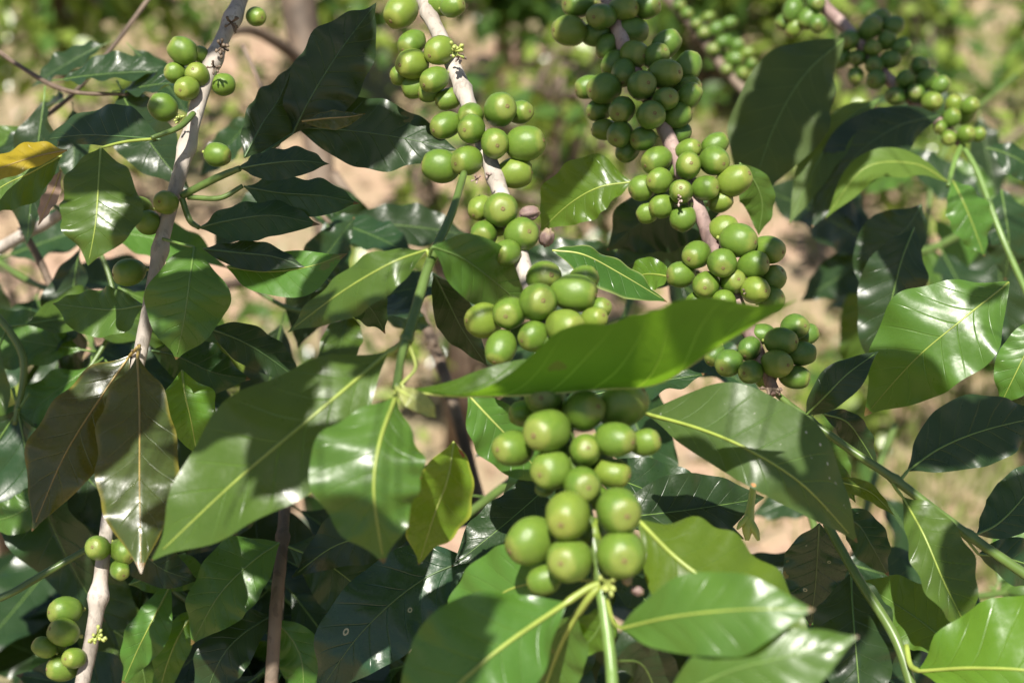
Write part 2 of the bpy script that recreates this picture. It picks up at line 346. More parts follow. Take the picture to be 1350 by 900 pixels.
# ------------------------------------------------------------------ stems and berries
def stem(br, pts, r, mat=BARK, name='stem', rough=.07, n=None, nodes_at=(), label=None):
    """pts (x, y, distance); r: radii in picture px at those points"""
    n = n or 14 * (len(pts) - 1) + 1
    s = crom([(*p, rr) for p, rr in zip(pts, r)], n)
    pp = [P(*q[:3]) for q in s]; rad = [q[3] * q[2] / F for q in s]
    for (k, amp) in nodes_at:
        for i in range(n):
            u = i / (n - 1); rad[i] *= 1 + amp * math.exp(-((u - k) / .012) ** 2)
    c = pp[0]; SEED[0] += 1
    V, Fc = tube([p - c for p in pp], rad, 12, rough, SEED[0])
    o = bpy.data.objects.new(name, mesh('stem', V, Fc, mat=mat)); COL.objects.link(o); o.parent = br; o.location = c - br.location
    if label: o['label'] = label
    return s
def berry_mesh(seed, mat):
    rnd = random.Random(seed); V, Fc = [], []; nr, ns = 14, 22
    ax, ay = .98 + rnd.uniform(-.07, .07), .98 + rnd.uniform(-.07, .07); lon = rnd.uniform(1.12, 1.36)
    for i in range(nr + 1):
        th = math.pi * i / nr
        for k in range(ns):
            ph = 2 * math.pi * k / ns
            z = math.cos(th); rr = math.sin(th)
            prof = 1 + .05 * z * (1 if seed % 2 else -1)                      # a little egg shaped
            flat = 1 - .10 * math.exp(-((z - 1) / .10) ** 2)                   # the shallow dimple round the tip
            x, y = rr * prof * ax * math.cos(ph), rr * prof * ay * math.sin(ph)
            w = 1 + .05 * noise.noise(Vector((x * 1.4 + seed, y * 1.4, z * 1.4)))
            V.append((x * w, y * w, z * lon * w * flat))
    for i in range(nr):
        for k in range(ns):
            k2 = (k + 1) % ns
            Fc.append((i * ns + k, (i + 1) * ns + k, (i + 1) * ns + k2, i * ns + k2))
    return mesh('berry', V, Fc, mat=mat)
BME = {id(BM): [berry_mesh(i, BM) for i in range(9)], id(BMd): [berry_mesh(i + 9, BMd) for i in range(8)]}
def wrinkled():
    V, Fc = [], []; nr, ns = 16, 24
    for i in range(nr + 1):
        th = math.pi * i / nr
        for k in range(ns):
            ph = 2 * math.pi * k / ns; v = Vector((math.sin(th) * math.cos(ph), math.sin(th) * math.sin(ph), math.cos(th)))
            w = 1 + .12 * math.sin(ph * 5 + 2 * noise.noise(v)) * math.sin(th) + .12 * noise.noise(v * 2.2)
            V.append((v.x * w * .85, v.y * w * .85, v.z * 1.25 * w))
    for i in range(nr):
        for k in range(ns):
            k2 = (k + 1) % ns; Fc.append((i * ns + k, (i + 1) * ns + k, (i + 1) * ns + k2, i * ns + k2))
    return mesh('berry', V, Fc, mat=BMy)
def tip_mesh():
    V, Fc = [], []; ns = 10
    prof = [(.13, 1.02), (.12, 1.105), (.085, 1.115), (.055, 1.09), (.02, 1.08)]
    for j, (r, z) in enumerate(prof):
        for k in range(ns):
            q = 2 * math.pi * k / ns; w = 1 + .16 * math.sin(k * 2.4 + j)
            V.append((r * w * math.cos(q), r * w * math.sin(q), z * .985))
    for j in range(len(prof) - 1):
        for k in range(ns):
            k2 = (k + 1) % ns; Fc.append((j * ns + k, j * ns + k2, (j + 1) * ns + k2, (j + 1) * ns + k))
    Fc.append(tuple((len(prof) - 1) * ns + k for k in range(ns)))
    return mesh('berry_tip', V, Fc, mat=SCAR)
TIP = tip_mesh(); DRIED = wrinkled()
def pedun_mesh():
    V, Fc = tube([Vector((0, 0, -.9)), Vector((.03, 0, -1.15)), Vector((.0, .05, -1.45))], [.2, .13, .15], 6)
    return mesh('stalk', V, Fc, mat=RM['pale'])
PED = pedun_mesh()
def berries(br, s, lst, mat=BM, mate=.5, squeeze=.93):
    """lst: (x, y, r[, depth offset in radii]) picture px; each berry is set round the stem s and pushed clear of its neighbours along the line of sight"""
    rnd = random.Random(len(lst)); B = []
    sp = [(q[0], q[1], q[2]) for q in s]
    for b in lst:
        x, y, r = b[:3]; k = min(sp, key=lambda q: (q[0] - x) ** 2 + (q[1] - y) ** 2)
        dist = math.hypot(k[0] - x, k[1] - y); ds = k[2]; R = r * ds / F
        off = b[3] if len(b) > 3 else (-1.35 if dist < r * 1.3 else (-.55 - .5 * rnd.random() if dist < r * 2.4 else -.1 - .5 * rnd.random()))
        off -= (r - 16) * .02
        B.append([x, y, r, ds + off * R, k])
    for it in range(60):
        mv = False
        for i in range(len(B)):
            for j in range(i):
                a, c = B[i], B[j]; dm = (a[3] + c[3]) / 2; sc = dm / F
                dxy = math.hypot(a[0] - c[0], a[1] - c[1]) * sc; need = (a[2] + c[2]) * sc * squeeze
                if dxy >= need: continue
                nz_ = math.sqrt(need * need - dxy * dxy); cur = a[3] - c[3]
                if abs(cur) < nz_ * .98:
                    p = (nz_ - abs(cur)) / 2 * .6; sg = 1 if cur >= 0 else -1
                    a[3] += sg * p; c[3] -= sg * p; mv = True
        if not mv: break
    for (x, y, r, d, k) in B:
        ct = P(x, y, d); R = r * 1.05 * d / F
        ax = ct - P(*k); ax = ax.normalized() * 1.0 - FW * .4 + Vector((rnd.uniform(-.6, .6), rnd.uniform(-.5, .5), rnd.uniform(-.6, .3)))
        me = rnd.choice(BME[id(mat)])
        o = bpy.data.objects.new('berry', me); COL.objects.link(o); o.parent = br
        q = ax.normalized().to_track_quat('Z', 'Y')
        o.rotation_mode = 'QUATERNION'; o.rotation_quaternion = q; o.location = ct - br.location; o.scale = (R, R, R)
        tp_ = sub('berry_tip', TIP, o); tp_.location.z = max(v.co.z for v in me.vertices) - 1.105 + .025; sub('stalk', PED, o)
def dried(br, x, y, d, r, ax):
    o = bpy.data.objects.new('berry', DRIED); COL.objects.link(o); o.parent = br; o.location = P(x, y, d) - br.location
    o.rotation_mode = 'QUATERNION'; o.rotation_quaternion = Vector(ax).to_track_quat('Z', 'Y'); R = r * d / F; o.scale = (R, R, R)
    o['label'] = 'shrivelled greyish pink berry'
def tuft(br, x, y, d, size, mat, n=9, name='flower_remnant', out=(0, 0)):
    """dried flower stubs at a node: little knobbed pegs in all directions"""
    rnd = random.Random(int(x * 7 + y)); V, Fc = [], []; c = P(x, y, d); R = size * d / F
    for k in range(n):
        v = Vector((rnd.uniform(-1, 1) + out[0], rnd.uniform(-1, .1), rnd.uniform(-1, 1) + out[1])).normalized()
        l = R * rnd.uniform(.5, 1.1)
        a, f = tube([v * l * .1, v * l * .6, v * l * .8 + Vector((0, 0, R * .08)), v * l], [R * .1, R * .08, R * .17, R * .09], 6)
        b = len(V); V += a; Fc += [tuple(i + b for i in q) for q in f]
    o = bpy.data.objects.new(name, mesh(name, V, Fc, mat=mat)); COL.objects.link(o); o.parent = br; o.location = c - br.location
    return o
def branch(name, x, y, d, label, group='coffee branches', cat='branch'):
    return empty(name, P(x, y, d), label, cat, group)

#@@OBJECTS
# ------------------------------------------------------------------ central branch with the large front berries
B = branch('coffee_branch', 555, -60, .52, 'pale woody coffee branch in the centre, its large green berries nearest the viewer')
sB = stem(B, [(535, -60, .52), (558, 0, .51), (605, 105, .495), (655, 240, .475), (690, 350, .455), (722, 450, .435)],
          [9.5, 10, 10.5, 11, 11, 10], nodes_at=((.16, .3), (.36, .35), (.58, .3), (.75, .3)))
sB = sB + stem(B, [(715, 430, .439), (722, 450, .435), (745, 560, .410), (780, 700, .396), (797, 790, .389)], [9, 9, 9, 8, 11], RM['shoot'], nodes_at=((.3, .3), (.6, .3), (.9, .3)), label='younger green end of the branch')
stem(B, [(792, 770, .39), (799, 820, .385), (806, 880, .38), (810, 960, .37)], [9, 8, 8, 8.5], RM['green'], name='shoot')
berries(B, sB, [(529, 15, 20), (583, 5, 16), (597, 8, 14), (543, 57, 17), (543, 85, 19), (579, 67, 18, -1.2), (573, 105, 17), (547, 115, 15, .6), (530, 99, 13, .8), (566, 122, 13, .9), (591, 131, 15, .9),
    (588, 165, 18), (621, 152, 17), (621, 170, 18, -1.6), (659, 145, 21, -1.5), (685, 148, 15, .3), (652, 189, 19, -1.8), (693, 189, 22), (616, 212, 19, -1.0), (580, 219, 21, .3), (679, 228, 20, .5)])
berries(B, sB, [(633, 274, 15), (660, 277, 22, -1.3), (688, 309, 21, -1.2), (638, 309, 18), (669, 333, 17), (659, 296, 14, .2),
    (717, 366, 23, -.6), (710, 398, 24, -1.4), (757, 386, 24, -.9), (770, 368, 17, -.4), (671, 412, 21, -.8), (637, 422, 22), (660, 459, 21), (703, 443, 19, -.6), (745, 430, 22), (783, 421, 17), (791, 407, 14)])
berries(B, sB, [(717, 522, 24), (771, 541, 25, -1), (821, 533, 28), (722, 567, 29, -1.6), (676, 591, 25), (812, 579, 24, -1.2), (772, 593, 20, -.9), (850, 583, 17), (726, 619, 25), (717, 645, 10, .2), (807, 623, 20, .2),
    (767, 640, 25, -1.0), (748, 680, 30, -1.8), (815, 673, 30, -1.3), (699, 713, 30), (750, 738, 28, -1.2), (819, 731, 30, -1), (718, 764, 20, .4), (745, 608, 20, .6), (786, 606, 19, .8), (784, 704, 20, .8), (690, 545, 17, .8), (745, 548, 18, .9), (786, 655, 18, 1.0)])
dried(B, 698, 281, .462, 11, (1, .2, .1)); dried(B, 721, 313, .458, 11, (.2, -.3, 1)); dried(B, 826, 762, .388, 8, (.4, -.3, -1)); dried(B, 840, 778, .388, 7, (1, -.3, -.3))
tuft(B, 598, 68, .485, 17, RM['pale'], 14, out=(.7, .3)); tuft(B, 606, 76, .49, 12, BARKP, 8); tuft(B, 800, 766, .385, 22, RM['pale'], 9, out=(0, -.6)); tuft(B, 645, 232, .465, 10, BARKP, 6); tuft(B, 630, 236, .462, 9, BARKP, 6)
# leaves at its growing end
leaf(B, [(745, 795, .385), (665, 850, .375), (600, 905, .37), (520, 985, .37)], 72, 88, -.05, .12, pet=[(795, 768, .388), (775, 775, .387)], rib='lime', ribr=.0008, wave=.001, edge=.02)
leaf(B, [(735, 762, .405), (665, 780, .415), (590, 840, .43)], 35, 55, -.4, .5, pet=[(790, 765, .39)], rib='lime')
leaf(B, [(760, 810, .392), (735, 860, .40), (700, 960, .41)], 40, 38, -.3, .5, mat='mature', pet=[(790, 772, .388), (778, 785, .388)], rib='lime', ribr=.0009)
leaf(B, [(842, 686, .41), (900, 742, .40), (985, 800, .395), (1078, 862, .395)], 70, 70, .75, -.35, mat='young', pet=[(802, 770, .389), (828, 735, .40), (830, 700, .405)], rib='lime', ribr=.0008, wave=.0012)
leaf(B, [(818, 828, .375), (890, 812, .36), (980, 803, .35), (1074, 803, .345)], 48, 56, .55, -.35, mat='mature', pet=[(800, 790, .385), (808, 818, .38)], rib='lime', wave=.0018, waves=5)
leaf(B, [(870, 930, .36), (960, 885, .35), (1050, 862, .345), (1132, 838, .345)], 42, 60, .5, -.3, mat='mature', pet=[(815, 935, .372)], rib='green', wave=.002, waves=5)
leaf(B, [(800, 800, .395), (785, 835, .40), (758, 862, .405)], 25, 30, .2, -.2, mat='young', rib='green')
leaf(B, [(812, 870, .40), (850, 880, .42), (880, 960, .44)], 40, 34, .3, -.2, mat='dark', rib='green')
# ------------------------------------------------------------------ leafy green side twig in front of the central branch
T = branch('coffee_twig', 612, 232, .47, 'green leafy twig left of the central berries with broad sunlit leaves', cat='twig')
sT = stem(T, [(612, 228, .468), (594, 285, .45), (567, 345, .435), (543, 425, .42), (535, 452, .415)], [4.5, 5.5, 6.5, 7, 7.5], RM['shoot'], rough=.06, nodes_at=((.5, .25), (.97, .3)))
stem(T, [(537, 440, .417), (528, 475, .41), (523, 512, .40)], [6, 5.5, 6], RM['shoot'], name='shoot', rough=.05)
leaf(T, [(563, 329, .435), (515, 347, .43), (450, 385, .435), (379, 438, .445)], 37, 26, -.4, .5, mat='mature', pet=[(566, 340, .435)], rib='lime', cup=-.15)
leaf(T, [(570, 325, .43), (612, 342, .44), (660, 378, .455), (712, 425, .475)], 44, 42, .35, -.35, mat='mature', pet=[(566, 338, .434)], rib='green', wave=.002, waves=5)
leaf(T, [(572, 362, .45), (592, 400, .47), (610, 435, .48), (642, 482, .49)], 24, 26, .3, .2, mat='dark', rib='dark')
leaf(T, [(432, 368, .47), (465, 385, .48), (490, 408, .49), (508, 440, .50)], 26, 26, .3, .4, mat='dark', rib='dark')
leaf(T, [(510, 466, .415), (425, 538, .403), (315, 630, .398), (200, 738, .40)], 72, 86, -.4, .42, mat='mature', pet=[(537, 446, .416), (524, 458, .415)], rib='lime', ribr=.0007, wave=.0022, waves=5, edge=.03)
leaf(T, [(521, 524, .398), (500, 585, .386), (493, 650, .382), (506, 742, .386)], 62, 84, .3, .1, mat='mature', pet=[(523, 512, .402)], rib='lime', ribr=.0007, wave=.0016, edge=.03)
leaf(T, [(522, 512, .395), (540, 522, .392), (560, 535, .392), (576, 552, .394)], 13, 14, .2, -.1, mat='bract', rib='pale', name='bract', label='small pale yellow bract')
leaf(T, [(535, 515, .398), (600, 522, .403), (700, 520, .405), (790, 513, .403), (870, 505, .395), (950, 455, .38), (1050, 396, .37)], 96, -54, -1.5, .5, lf=[(0, .1), (.13, .12), (.25, .5), (.36, .85), (.42, .86), (.48, .79), (.55, 1.0), (.63, 1.12), (.74, 1.15), (.85, .95), (1, .8)], mat='awning', pet=[(540, 455, .415), (548, 485, .408), (528, 508, .398)], rib='pale', under=True, wave=.0018, waves=4, edge=.02, label='long bright green leaf seen from below, crossing in front of the berries')
leaf(T, [(598, 582, .43), (590, 630, .425), (572, 680, .425), (552, 744, .43)], 42, 42, .5, -.9, mat='redspot', rib='pale', label='yellow-edged leaf with a red spot')
leaf(T, [(617, 520, .45), (645, 550, .45), (685, 592, .455), (725, 640, .46)], 34, 42, .5, -.4, mat='mature', rib='pale')
tuft(T, 523, 514, .397, 12, RM['pale'], 7, name='bud')
# ------------------------------------------------------------------ left branch
A = branch('coffee_branch', 330, -50, .52, 'thin pale coffee branch on the left with scattered small green berries')
sA = stem(A, [(335, -50, .525), (312, 12, .515), (285, 70, .505), (262, 135, .50), (238, 225, .495), (213, 320, .49), (190, 440, .485), (168, 545, .48), (146, 660, .475), (125, 820, .47), (104, 920, .465)],
          [10, 10, 10, 10.5, 10, 9.5, 9.5, 9, 9, 10, 9.5], BARK, nodes_at=((.08, .35), (.14, .35), (.26, .3), (.4, .3), (.6, .3), (.86, .5)))
berries(A, sA, [(241, 67, 17), (265, 72, 11), (231, 96, 13), (260, 99, 15), (246, 117, 15), (214, 141, 17), (295, 112, 14, .5), (338, 22, 12), (287, 204, 15), (219, 267, 15, -1.2), (183, 275, 15, .4), (195, 293, 15, .2), (170, 359, 17, .2),
    (129, 722, 16), (162, 726, 16), (158, 751, 12), (86, 805, 18), (84, 833, 18, -.8), (71, 852, 13), (58, 853, 13), (98, 867, 14), (83, 880, 17, .4)])
tuft(A, 292, 62, .50, 16, BARKD, 9); tuft(A, 282, 88, .495, 12, BARKD, 8); tuft(A, 128, 836, .46, 16, RM['pale'], 12); tuft(A, 238, 158, .49, 10, RM['pale'], 7); tuft(A, 305, 30, .505, 14, BARKD, 9); tuft(A, 182, 462, .48, 10, BARKD, 7)
stem(A, [(255, 150, .495), (236, 168, .485), (200, 182, .48)], [4, 4, 3], RM['shoot'], name='shoot')
stem(A, [(240, 258, .49), (285, 235, .485), (316, 222, .48)], [5, 5, 4], RM['shoot'], name='shoot'); stem(A, [(248, 260, .49), (290, 261, .487), (320, 245, .487)], [3.5, 3.5, 3], RM['shoot'], name='shoot')
stem(A, [(240, 262, .49), (250, 290, .488), (262, 300, .485)], [4, 4, 3], RM['shoot'], name='shoot')
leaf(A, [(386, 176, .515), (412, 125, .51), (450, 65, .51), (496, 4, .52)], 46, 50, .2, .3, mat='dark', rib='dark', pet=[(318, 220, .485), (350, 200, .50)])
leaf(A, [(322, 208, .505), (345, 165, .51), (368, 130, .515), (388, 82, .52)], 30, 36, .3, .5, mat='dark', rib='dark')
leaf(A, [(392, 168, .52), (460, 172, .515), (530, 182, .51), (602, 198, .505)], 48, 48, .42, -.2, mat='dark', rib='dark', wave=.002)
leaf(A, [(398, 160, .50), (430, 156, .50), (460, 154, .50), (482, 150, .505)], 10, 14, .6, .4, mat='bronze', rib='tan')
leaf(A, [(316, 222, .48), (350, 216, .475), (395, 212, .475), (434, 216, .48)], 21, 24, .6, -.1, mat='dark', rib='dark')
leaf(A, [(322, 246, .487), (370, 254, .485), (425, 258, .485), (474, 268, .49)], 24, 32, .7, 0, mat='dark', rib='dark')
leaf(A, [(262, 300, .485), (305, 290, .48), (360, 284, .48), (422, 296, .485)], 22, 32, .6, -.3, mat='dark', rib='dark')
leaf(A, [(133, 195, .475), (130, 240, .465), (126, 295, .459), (116, 350, .460)], 56, 54, .1, .2, mat='mature', rib='lime', pet=[(205, 183, .485), (165, 187, .48)], wave=.0015)
leaf(A, [(212, 184, .485), (160, 180, .49), (110, 178, .50), (58, 184, .51)], 14, 44, -.2, .6, mat='dark', rib='dark')
leaf(A, [(88, 198, .47), (45, 207, .465), (0, 222, .46), (-45, 243, .46)], 17, 24, -.4, .7, mat='gold', rib='tan', label='golden yellow ageing leaf', wave=.001)
leaf(A, [(82, 205, .475), (40, 228, .475), (0, 248, .475), (-50, 290, .475)], 38, 36, -.3, .2, mat='mature', rib='lime')
leaf(A, [(80, 225, .47), (72, 248, .468), (62, 270, .468), (50, 298, .47)], 12, 13, -.6, .5, mat='dry', rib='tan', label='shrivelled silvery pink leaf')
leaf(A, [(256, 326, .475), (250, 370, .465), (243, 420, .465), (232, 474, .47)], 50, 58, .3, .1, mat='mature', rib='green', pet=[(215, 315, .487), (240, 322, .48)], wave=.0028, waves=4, edge=.09)
leaf(A, [(268, 328, .48), (315, 333, .478), (360, 338, .475), (402, 352, .475)], 17, 22, .6, -.1, mat='dark', rib='dark')
leaf(A, [(300, 352, .485), (350, 358, .48), (405, 352, .475), (458, 334, .475)], 26, 36, .5, -.4, mat='mature', rib='lime', wave=.003, waves=3)
leaf(A, [(181, 470, .468), (184, 540, .458), (184, 640, .442), (186, 756, .43)], 48, 62, .35, .1, quilt=.0012, mat='bronze', rib='tan', pet=[(184, 455, .475)], wave=.0016, waves=8, label='bronze young leaf hanging straight down')
leaf(A, [(170, 470, .482), (135, 520, .476), (85, 600, .466), (42, 700, .46)], 46, 54, .3, .2, quilt=.0012, mat='bronze', rib='tan', pet=[(182, 457, .477)], wave=.0022)
leaf(A, [(190, 402, .50), (150, 408, .505), (110, 405, .51), (70, 400, .515)], 38, 28, -.4, .5, mat='mature', rib='green')
leaf(A, [(240, 488, .49), (244, 520, .485), (252, 555, .485), (260, 600, .49)], 36, 36, .3, -.3, mat='young', rib='lime', waves=5, wave=.002, edge=.1)
leaf(A, [(275, 432, .50), (320, 450, .505), (360, 475, .51), (398, 505, .515)], 26, 26, .5, -.2, mat='dark', rib='dark')
leaf(A, [(200, 462, .50), (235, 470, .51), (280, 490, .515), (330, 500, .52)], 32, 32, .5, -.1, mat='dark', rib='dark')
leaf(A, [(150, 690, .50), (180, 720, .51), (215, 750, .515), (262, 765, .52)], 30, 30, .3, -.1, mat='dark', rib='dark')
Q = branch('coffee_twig', 376, 600, .55, 'woody twig at lower left carrying a pair of spread dark leaves', cat='twig')
stem(Q, [(380, 560, .57), (376, 640, .55), (372, 720, .535), (364, 800, .525), (356, 930, .52)], [6, 7, 8, 8.5, 9], BARKD, nodes_at=((.4, .4),))
leaf(Q, [(368, 715, .525), (332, 740, .515), (288, 785, .51), (252, 850, .515)], 44, 46, -.3, .4, mat='mature', rib='green', wave=.003)
leaf(Q, [(380, 720, .53), (430, 742, .53), (478, 780, .535), (525, 835, .545)], 46, 46, .4, -.1, mat='dark', rib='green')
leaf(Q, [(372, 640, .555), (330, 660, .56), (290, 690, .565), (245, 735, .57)], 30, 30, -.2, .4, mat='dark', rib='dark')
leaf(Q, [(224, 772, .53), (202, 815, .52), (182, 855, .52), (160, 905, .525)], 28, 26, .1, .3, mat='mature', rib='lime')
leaf(Q, [(262, 800, .54), (240, 830, .535), (222, 870, .535), (205, 930, .54)], 22, 24, .1, .3, mat='young', rib='lime')
leaf(Q, [(360, 810, .53), (320, 835, .52), (290, 870, .515), (262, 940, .52)], 34, 34, -.2, .3, mat='dark', rib='dark')
leaf(Q, [(362, 815, .53), (390, 850, .53), (400, 890, .53), (395, 960, .535)], 30, 30, .3, .2, mat='mature', rib='green')
leaf(Q, [(622, 735, .49), (550, 768, .485), (475, 835, .48), (412, 925, .485)], 58, 58, -.2, .3, mat='ringed', rib='dark', label='nearly black leaf with pale ring spots')
leaf(Q, [(560, 690, .52), (500, 702, .52), (440, 720, .525), (385, 760, .53)], 34, 36, -.2, .4, mat='dark', rib='green')
leaf(Q, [(170, 770, .54), (200, 760, .54), (240, 755, .545), (285, 770, .55)], 24, 26, .4, -.1, mat='mature', rib='green')
leaf(Q, [(150, 830, .55), (175, 850, .55), (190, 890, .55), (195, 950, .555)], 24, 26, .4, -.1, mat='mature', rib='green')
leaf(Q, [(60, 640, .56), (40, 665, .555), (15, 680, .555), (-25, 690, .56)], 26, 24, -.2, .3, mat='mature', rib='green')
# ------------------------------------------------------------------ right-hand fruiting branch
C = branch('coffee_branch', 790, -60, .56, 'purplish coffee branch right of centre, densely set with small green berries')
sC = stem(C, [(775, -70, .565), (802, 0, .555), (830, 80, .54), (878, 175, .525), (915, 262, .515), (938, 318, .51), (985, 430, .50), (1022, 520, .49)], [10, 10, 10, 10, 10, 9, 9, 8], BARKP, nodes_at=((.1, .3), (.3, .3), (.5, .3), (.65, .3), (.85, .3)))
berries(C, sC, [(750, 41, 20), (762, 5, 19), (793, 22, 18, -1), (822, 12, 17, -1), (852, 9, 16), (786, 45, 17, .3), (834, 41, 18, .6), (800, 62, 14, 1), (836, 72, 18, -.5), (865, 74, 16), (879, 58, 17, .3), (907, 88, 18), (810, 84, 16, .2), (822, 96, 16, -1),
    (877, 98, 19, -1.4), (846, 113, 19, -2.0), (877, 131, 16, -1.3), (796, 117, 20, -.8), (776, 115, 15, .4), (790, 145, 15), (820, 145, 17, -1.8), (858, 152, 19, -2), (893, 152, 17, -.4), (904, 118, 17, .4), (909, 126, 15, -.2), (817, 177, 17, -.9), (796, 171, 14, .2),
    (848, 183, 16, -1), (827, 198, 15, .3), (896, 176, 14, .4)], BMd)
berries(C, sC, [(866, 211, 17, -.6), (869, 238, 16, -1.4), (846, 248, 16, -.6), (872, 272, 15), (853, 281, 13, .4), (898, 253, 16, -1.9), (907, 198, 15, -.8), (907, 219, 17, -1.5), (943, 191, 16), (942, 212, 18, -1), (968, 238, 21), (930, 248, 16, -1.2), (950, 265, 14, .4), (900, 288, 16, -.4), (882, 225, 12, .5),
    (955, 302, 17, -.2), (974, 317, 21, -1.2), (1012, 329, 19), (918, 336, 19), (952, 347, 18, -2), (993, 349, 18, -1.3), (898, 362, 17), (931, 376, 17, -.8), (966, 371, 16, -1.2), (1016, 369, 17), (996, 382, 17, -.8), (918, 397, 13), (954, 398, 15), (1017, 395, 16, .1)], BM)
berries(C, sC, [(1048, 431, 17), (1062, 441, 14, .6), (1030, 450, 18, -1), (1057, 466, 16), (988, 459, 15, -.6), (1005, 440, 14, .2), (1024, 479, 18, -1.2), (990, 490, 16), (1048, 497, 16, -.2), (961, 478, 18), (942, 467, 13), (1010, 498, 13, .6)], BMd)
tuft(C, 1018, 512, .485, 16, BARKD, 9); tuft(C, 895, 262, .505, 11, BARKP, 7); tuft(C, 986, 385, .495, 10, BARKD, 7)
leaf(C, [(832, 240, .52), (790, 247, .52), (752, 268, .525), (712, 304, .535)], 34, 50, -.5, .35, mat='young', rib='lime', pet=[(880, 240, .528)], wave=.0012)
leaf(C, [(886, 366, .515), (868, 362, .52), (848, 362, .525), (825, 372, .53)], 20, 22, -.3, .2, mat='young', rib='lime')
leaf(C, [(728, 330, .49), (770, 336, .49), (820, 362, .495), (880, 398, .50)], 16, 32, 1.4, -.5, mat='redtip', rib='pale', wave=.002, label='folded leaf with a pale edge and a red fleck')
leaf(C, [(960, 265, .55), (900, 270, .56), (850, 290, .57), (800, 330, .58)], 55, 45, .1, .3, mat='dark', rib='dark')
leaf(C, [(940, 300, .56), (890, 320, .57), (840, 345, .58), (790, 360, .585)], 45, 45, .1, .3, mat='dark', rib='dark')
leaf(C, [(975, 215, .54), (995, 240, .545), (1005, 270, .55), (1000, 310, .555)], 20, 26, .3, .2, mat='mature', rib='green')
# the broad leaf at its end
leaf(C, [(852, 545, .455), (925, 566, .44), (990, 594, .43), (1060, 640, .428), (1130, 715, .44)], 80, 42, .45, -.15, mat='scarred', rib='lime', ribr=.0007, wave=.0018, waves=5, edge=.03, label='broad dull leaf with pale scars and an orange spot')
leaf(C, [(1030, 528, .49), (1012, 560, .492), (1030, 590, .492), (1075, 545, .485)], 7, 7, .2, .1, mat='dark', rib='green')
# ------------------------------------------------------------------ right twig with big leaves
R = branch('coffee_twig', 1030, 520, .48, 'long green leafy twig running down to the right edge', cat='twig')
sR = stem(R, [(1025, 520, .488), (1065, 552, .48), (1120, 592, .475), (1180, 632, .47), (1270, 700, .465), (1400, 790, .46)], [4, 5, 5.5, 6, 6.5, 7], RM['shoot'], rough=.06, nodes_at=((.12, .35), (.42, .4), (.68, .4)))
leaf(R, [(1062, 548, .48), (1090, 520, .472), (1118, 492, .472), (1158, 463, .478)], 22, 24, .5, -.3, mat='dark', rib='green', wave=.0025, waves=4)
leaf(R, [(1085, 545, .49), (1115, 555, .495), (1135, 580, .50), (1158, 618, .505)], 18, 22, .4, 0, mat='dark', rib='green')
leaf(R, [(1062, 556, .485), (1085, 585, .485), (1100, 615, .487), (1128, 662, .49)], 24, 22, .4, -.1, mat='mature', rib='green')
leaf(R, [(1088, 632, .485), (1120, 638, .485), (1150, 650, .485), (1180, 680, .485)], 10, 12, .5, -.5, mat='young', rib='lime')
leaf(R, [(1190, 655, .465), (1218, 705, .455), (1246, 770, .45), (1281, 840, .45)], 52, 32, .3, -.45, mat='mature', rib='lime', pet=[(1172, 628, .472), (1180, 642, .468)], wave=.002)
leaf(R, [(1197, 620, .47), (1240, 590, .475), (1300, 566, .48), (1390, 545, .49)], 46, 44, .3, -.1, mat='dark', rib='green', pet=[(1186, 634, .469)], cup=.1)
leaf(R, [(1288, 704, .465), (1315, 690, .47), (1345, 660, .475), (1390, 600, .48)], 34, 32, .4, .1, mat='dark', rib='green', pet=[(1270, 701, .466)])
leaf(R, [(1290, 730, .47), (1325, 735, .475), (1360, 745, .48), (1420, 760, .49)], 30, 30, .4, .1, mat='dark', rib='green', pet=[(1268, 703, .466)])
leaf(R, [(1330, 372, .50), (1270, 420, .495), (1205, 475, .50), (1140, 548, .515)], 62, 68, -.35, .4, mat='mature', rib='lime', wave=.0022, waves=6)
leaf(R, [(1380, 420, .49), (1360, 450, .49), (1340, 490, .49), (1318, 535, .495)], 40, 30, -.3, .3, mat='mature', rib='lime')
leaf(R, [(1212, 884, .44), (1290, 880, .425), (1380, 888, .415), (1500, 930, .41)], 88, 50, .55, -.3, mat='young', rib='lime', pet=[(1195, 850, .45), (1200, 876, .445)], wave=.001, ribr=.0007)
stem(R, [(1090, 690, .478), (1130, 760, .465), (1180, 840, .452), (1205, 915, .445)], [6, 6.5, 7, 7], RM['shoot'], name='shoot', rough=.05)
leaf(R, [(1122, 755, .475), (1124, 800, .465), (1128, 850, .455), (1136, 945, .45)], 62, 52, .35, .25, mat='dark', rib='green', wave=.001)
leaf(R, [(1262, 862, .47), (1235, 835, .475), (1195, 805, .485), (1130, 765, .50)], 40, 44, -.3, .3, mat='mature', rib='green')
leaf(R, [(1080, 690, .495), (1078, 725, .50), (1075, 770, .505), (1068, 825, .51)], 44, 44, .3, .2, mat='ringed', rib='dark')
leaf(R, [(1100, 680, .50), (1130, 690, .505), (1150, 720, .505), (1172, 760, .51)], 26, 26, .3, .2, mat='dark', rib='dark')
# pale young shoot
K = branch('young_shoot', 992, 640, .47, 'pale forked new shoot below the broad scarred leaf', cat='shoot')
stem(K, [(994, 636, .47), (990, 665, .468), (986, 692, .466), (985, 712, .465)], [4.5, 5, 8, 3], RM['pale'], rough=.05)
stem(K, [(988, 685, .466), (996, 700, .464), (1000, 712, .463)], [5, 5, 2], RM['pale'], name='bud', rough=.05)
stem(K, [(986, 680, .466), (977, 690, .465), (972, 697, .464)], [4, 4, 1.5], RM['pale'], name='bud', rough=.05)
stem(K, [(1012, 600, .475), (1003, 620, .473), (994, 640, .47)], [4, 4, 4.5], RM['shoot'], name='shoot', rough=.05)
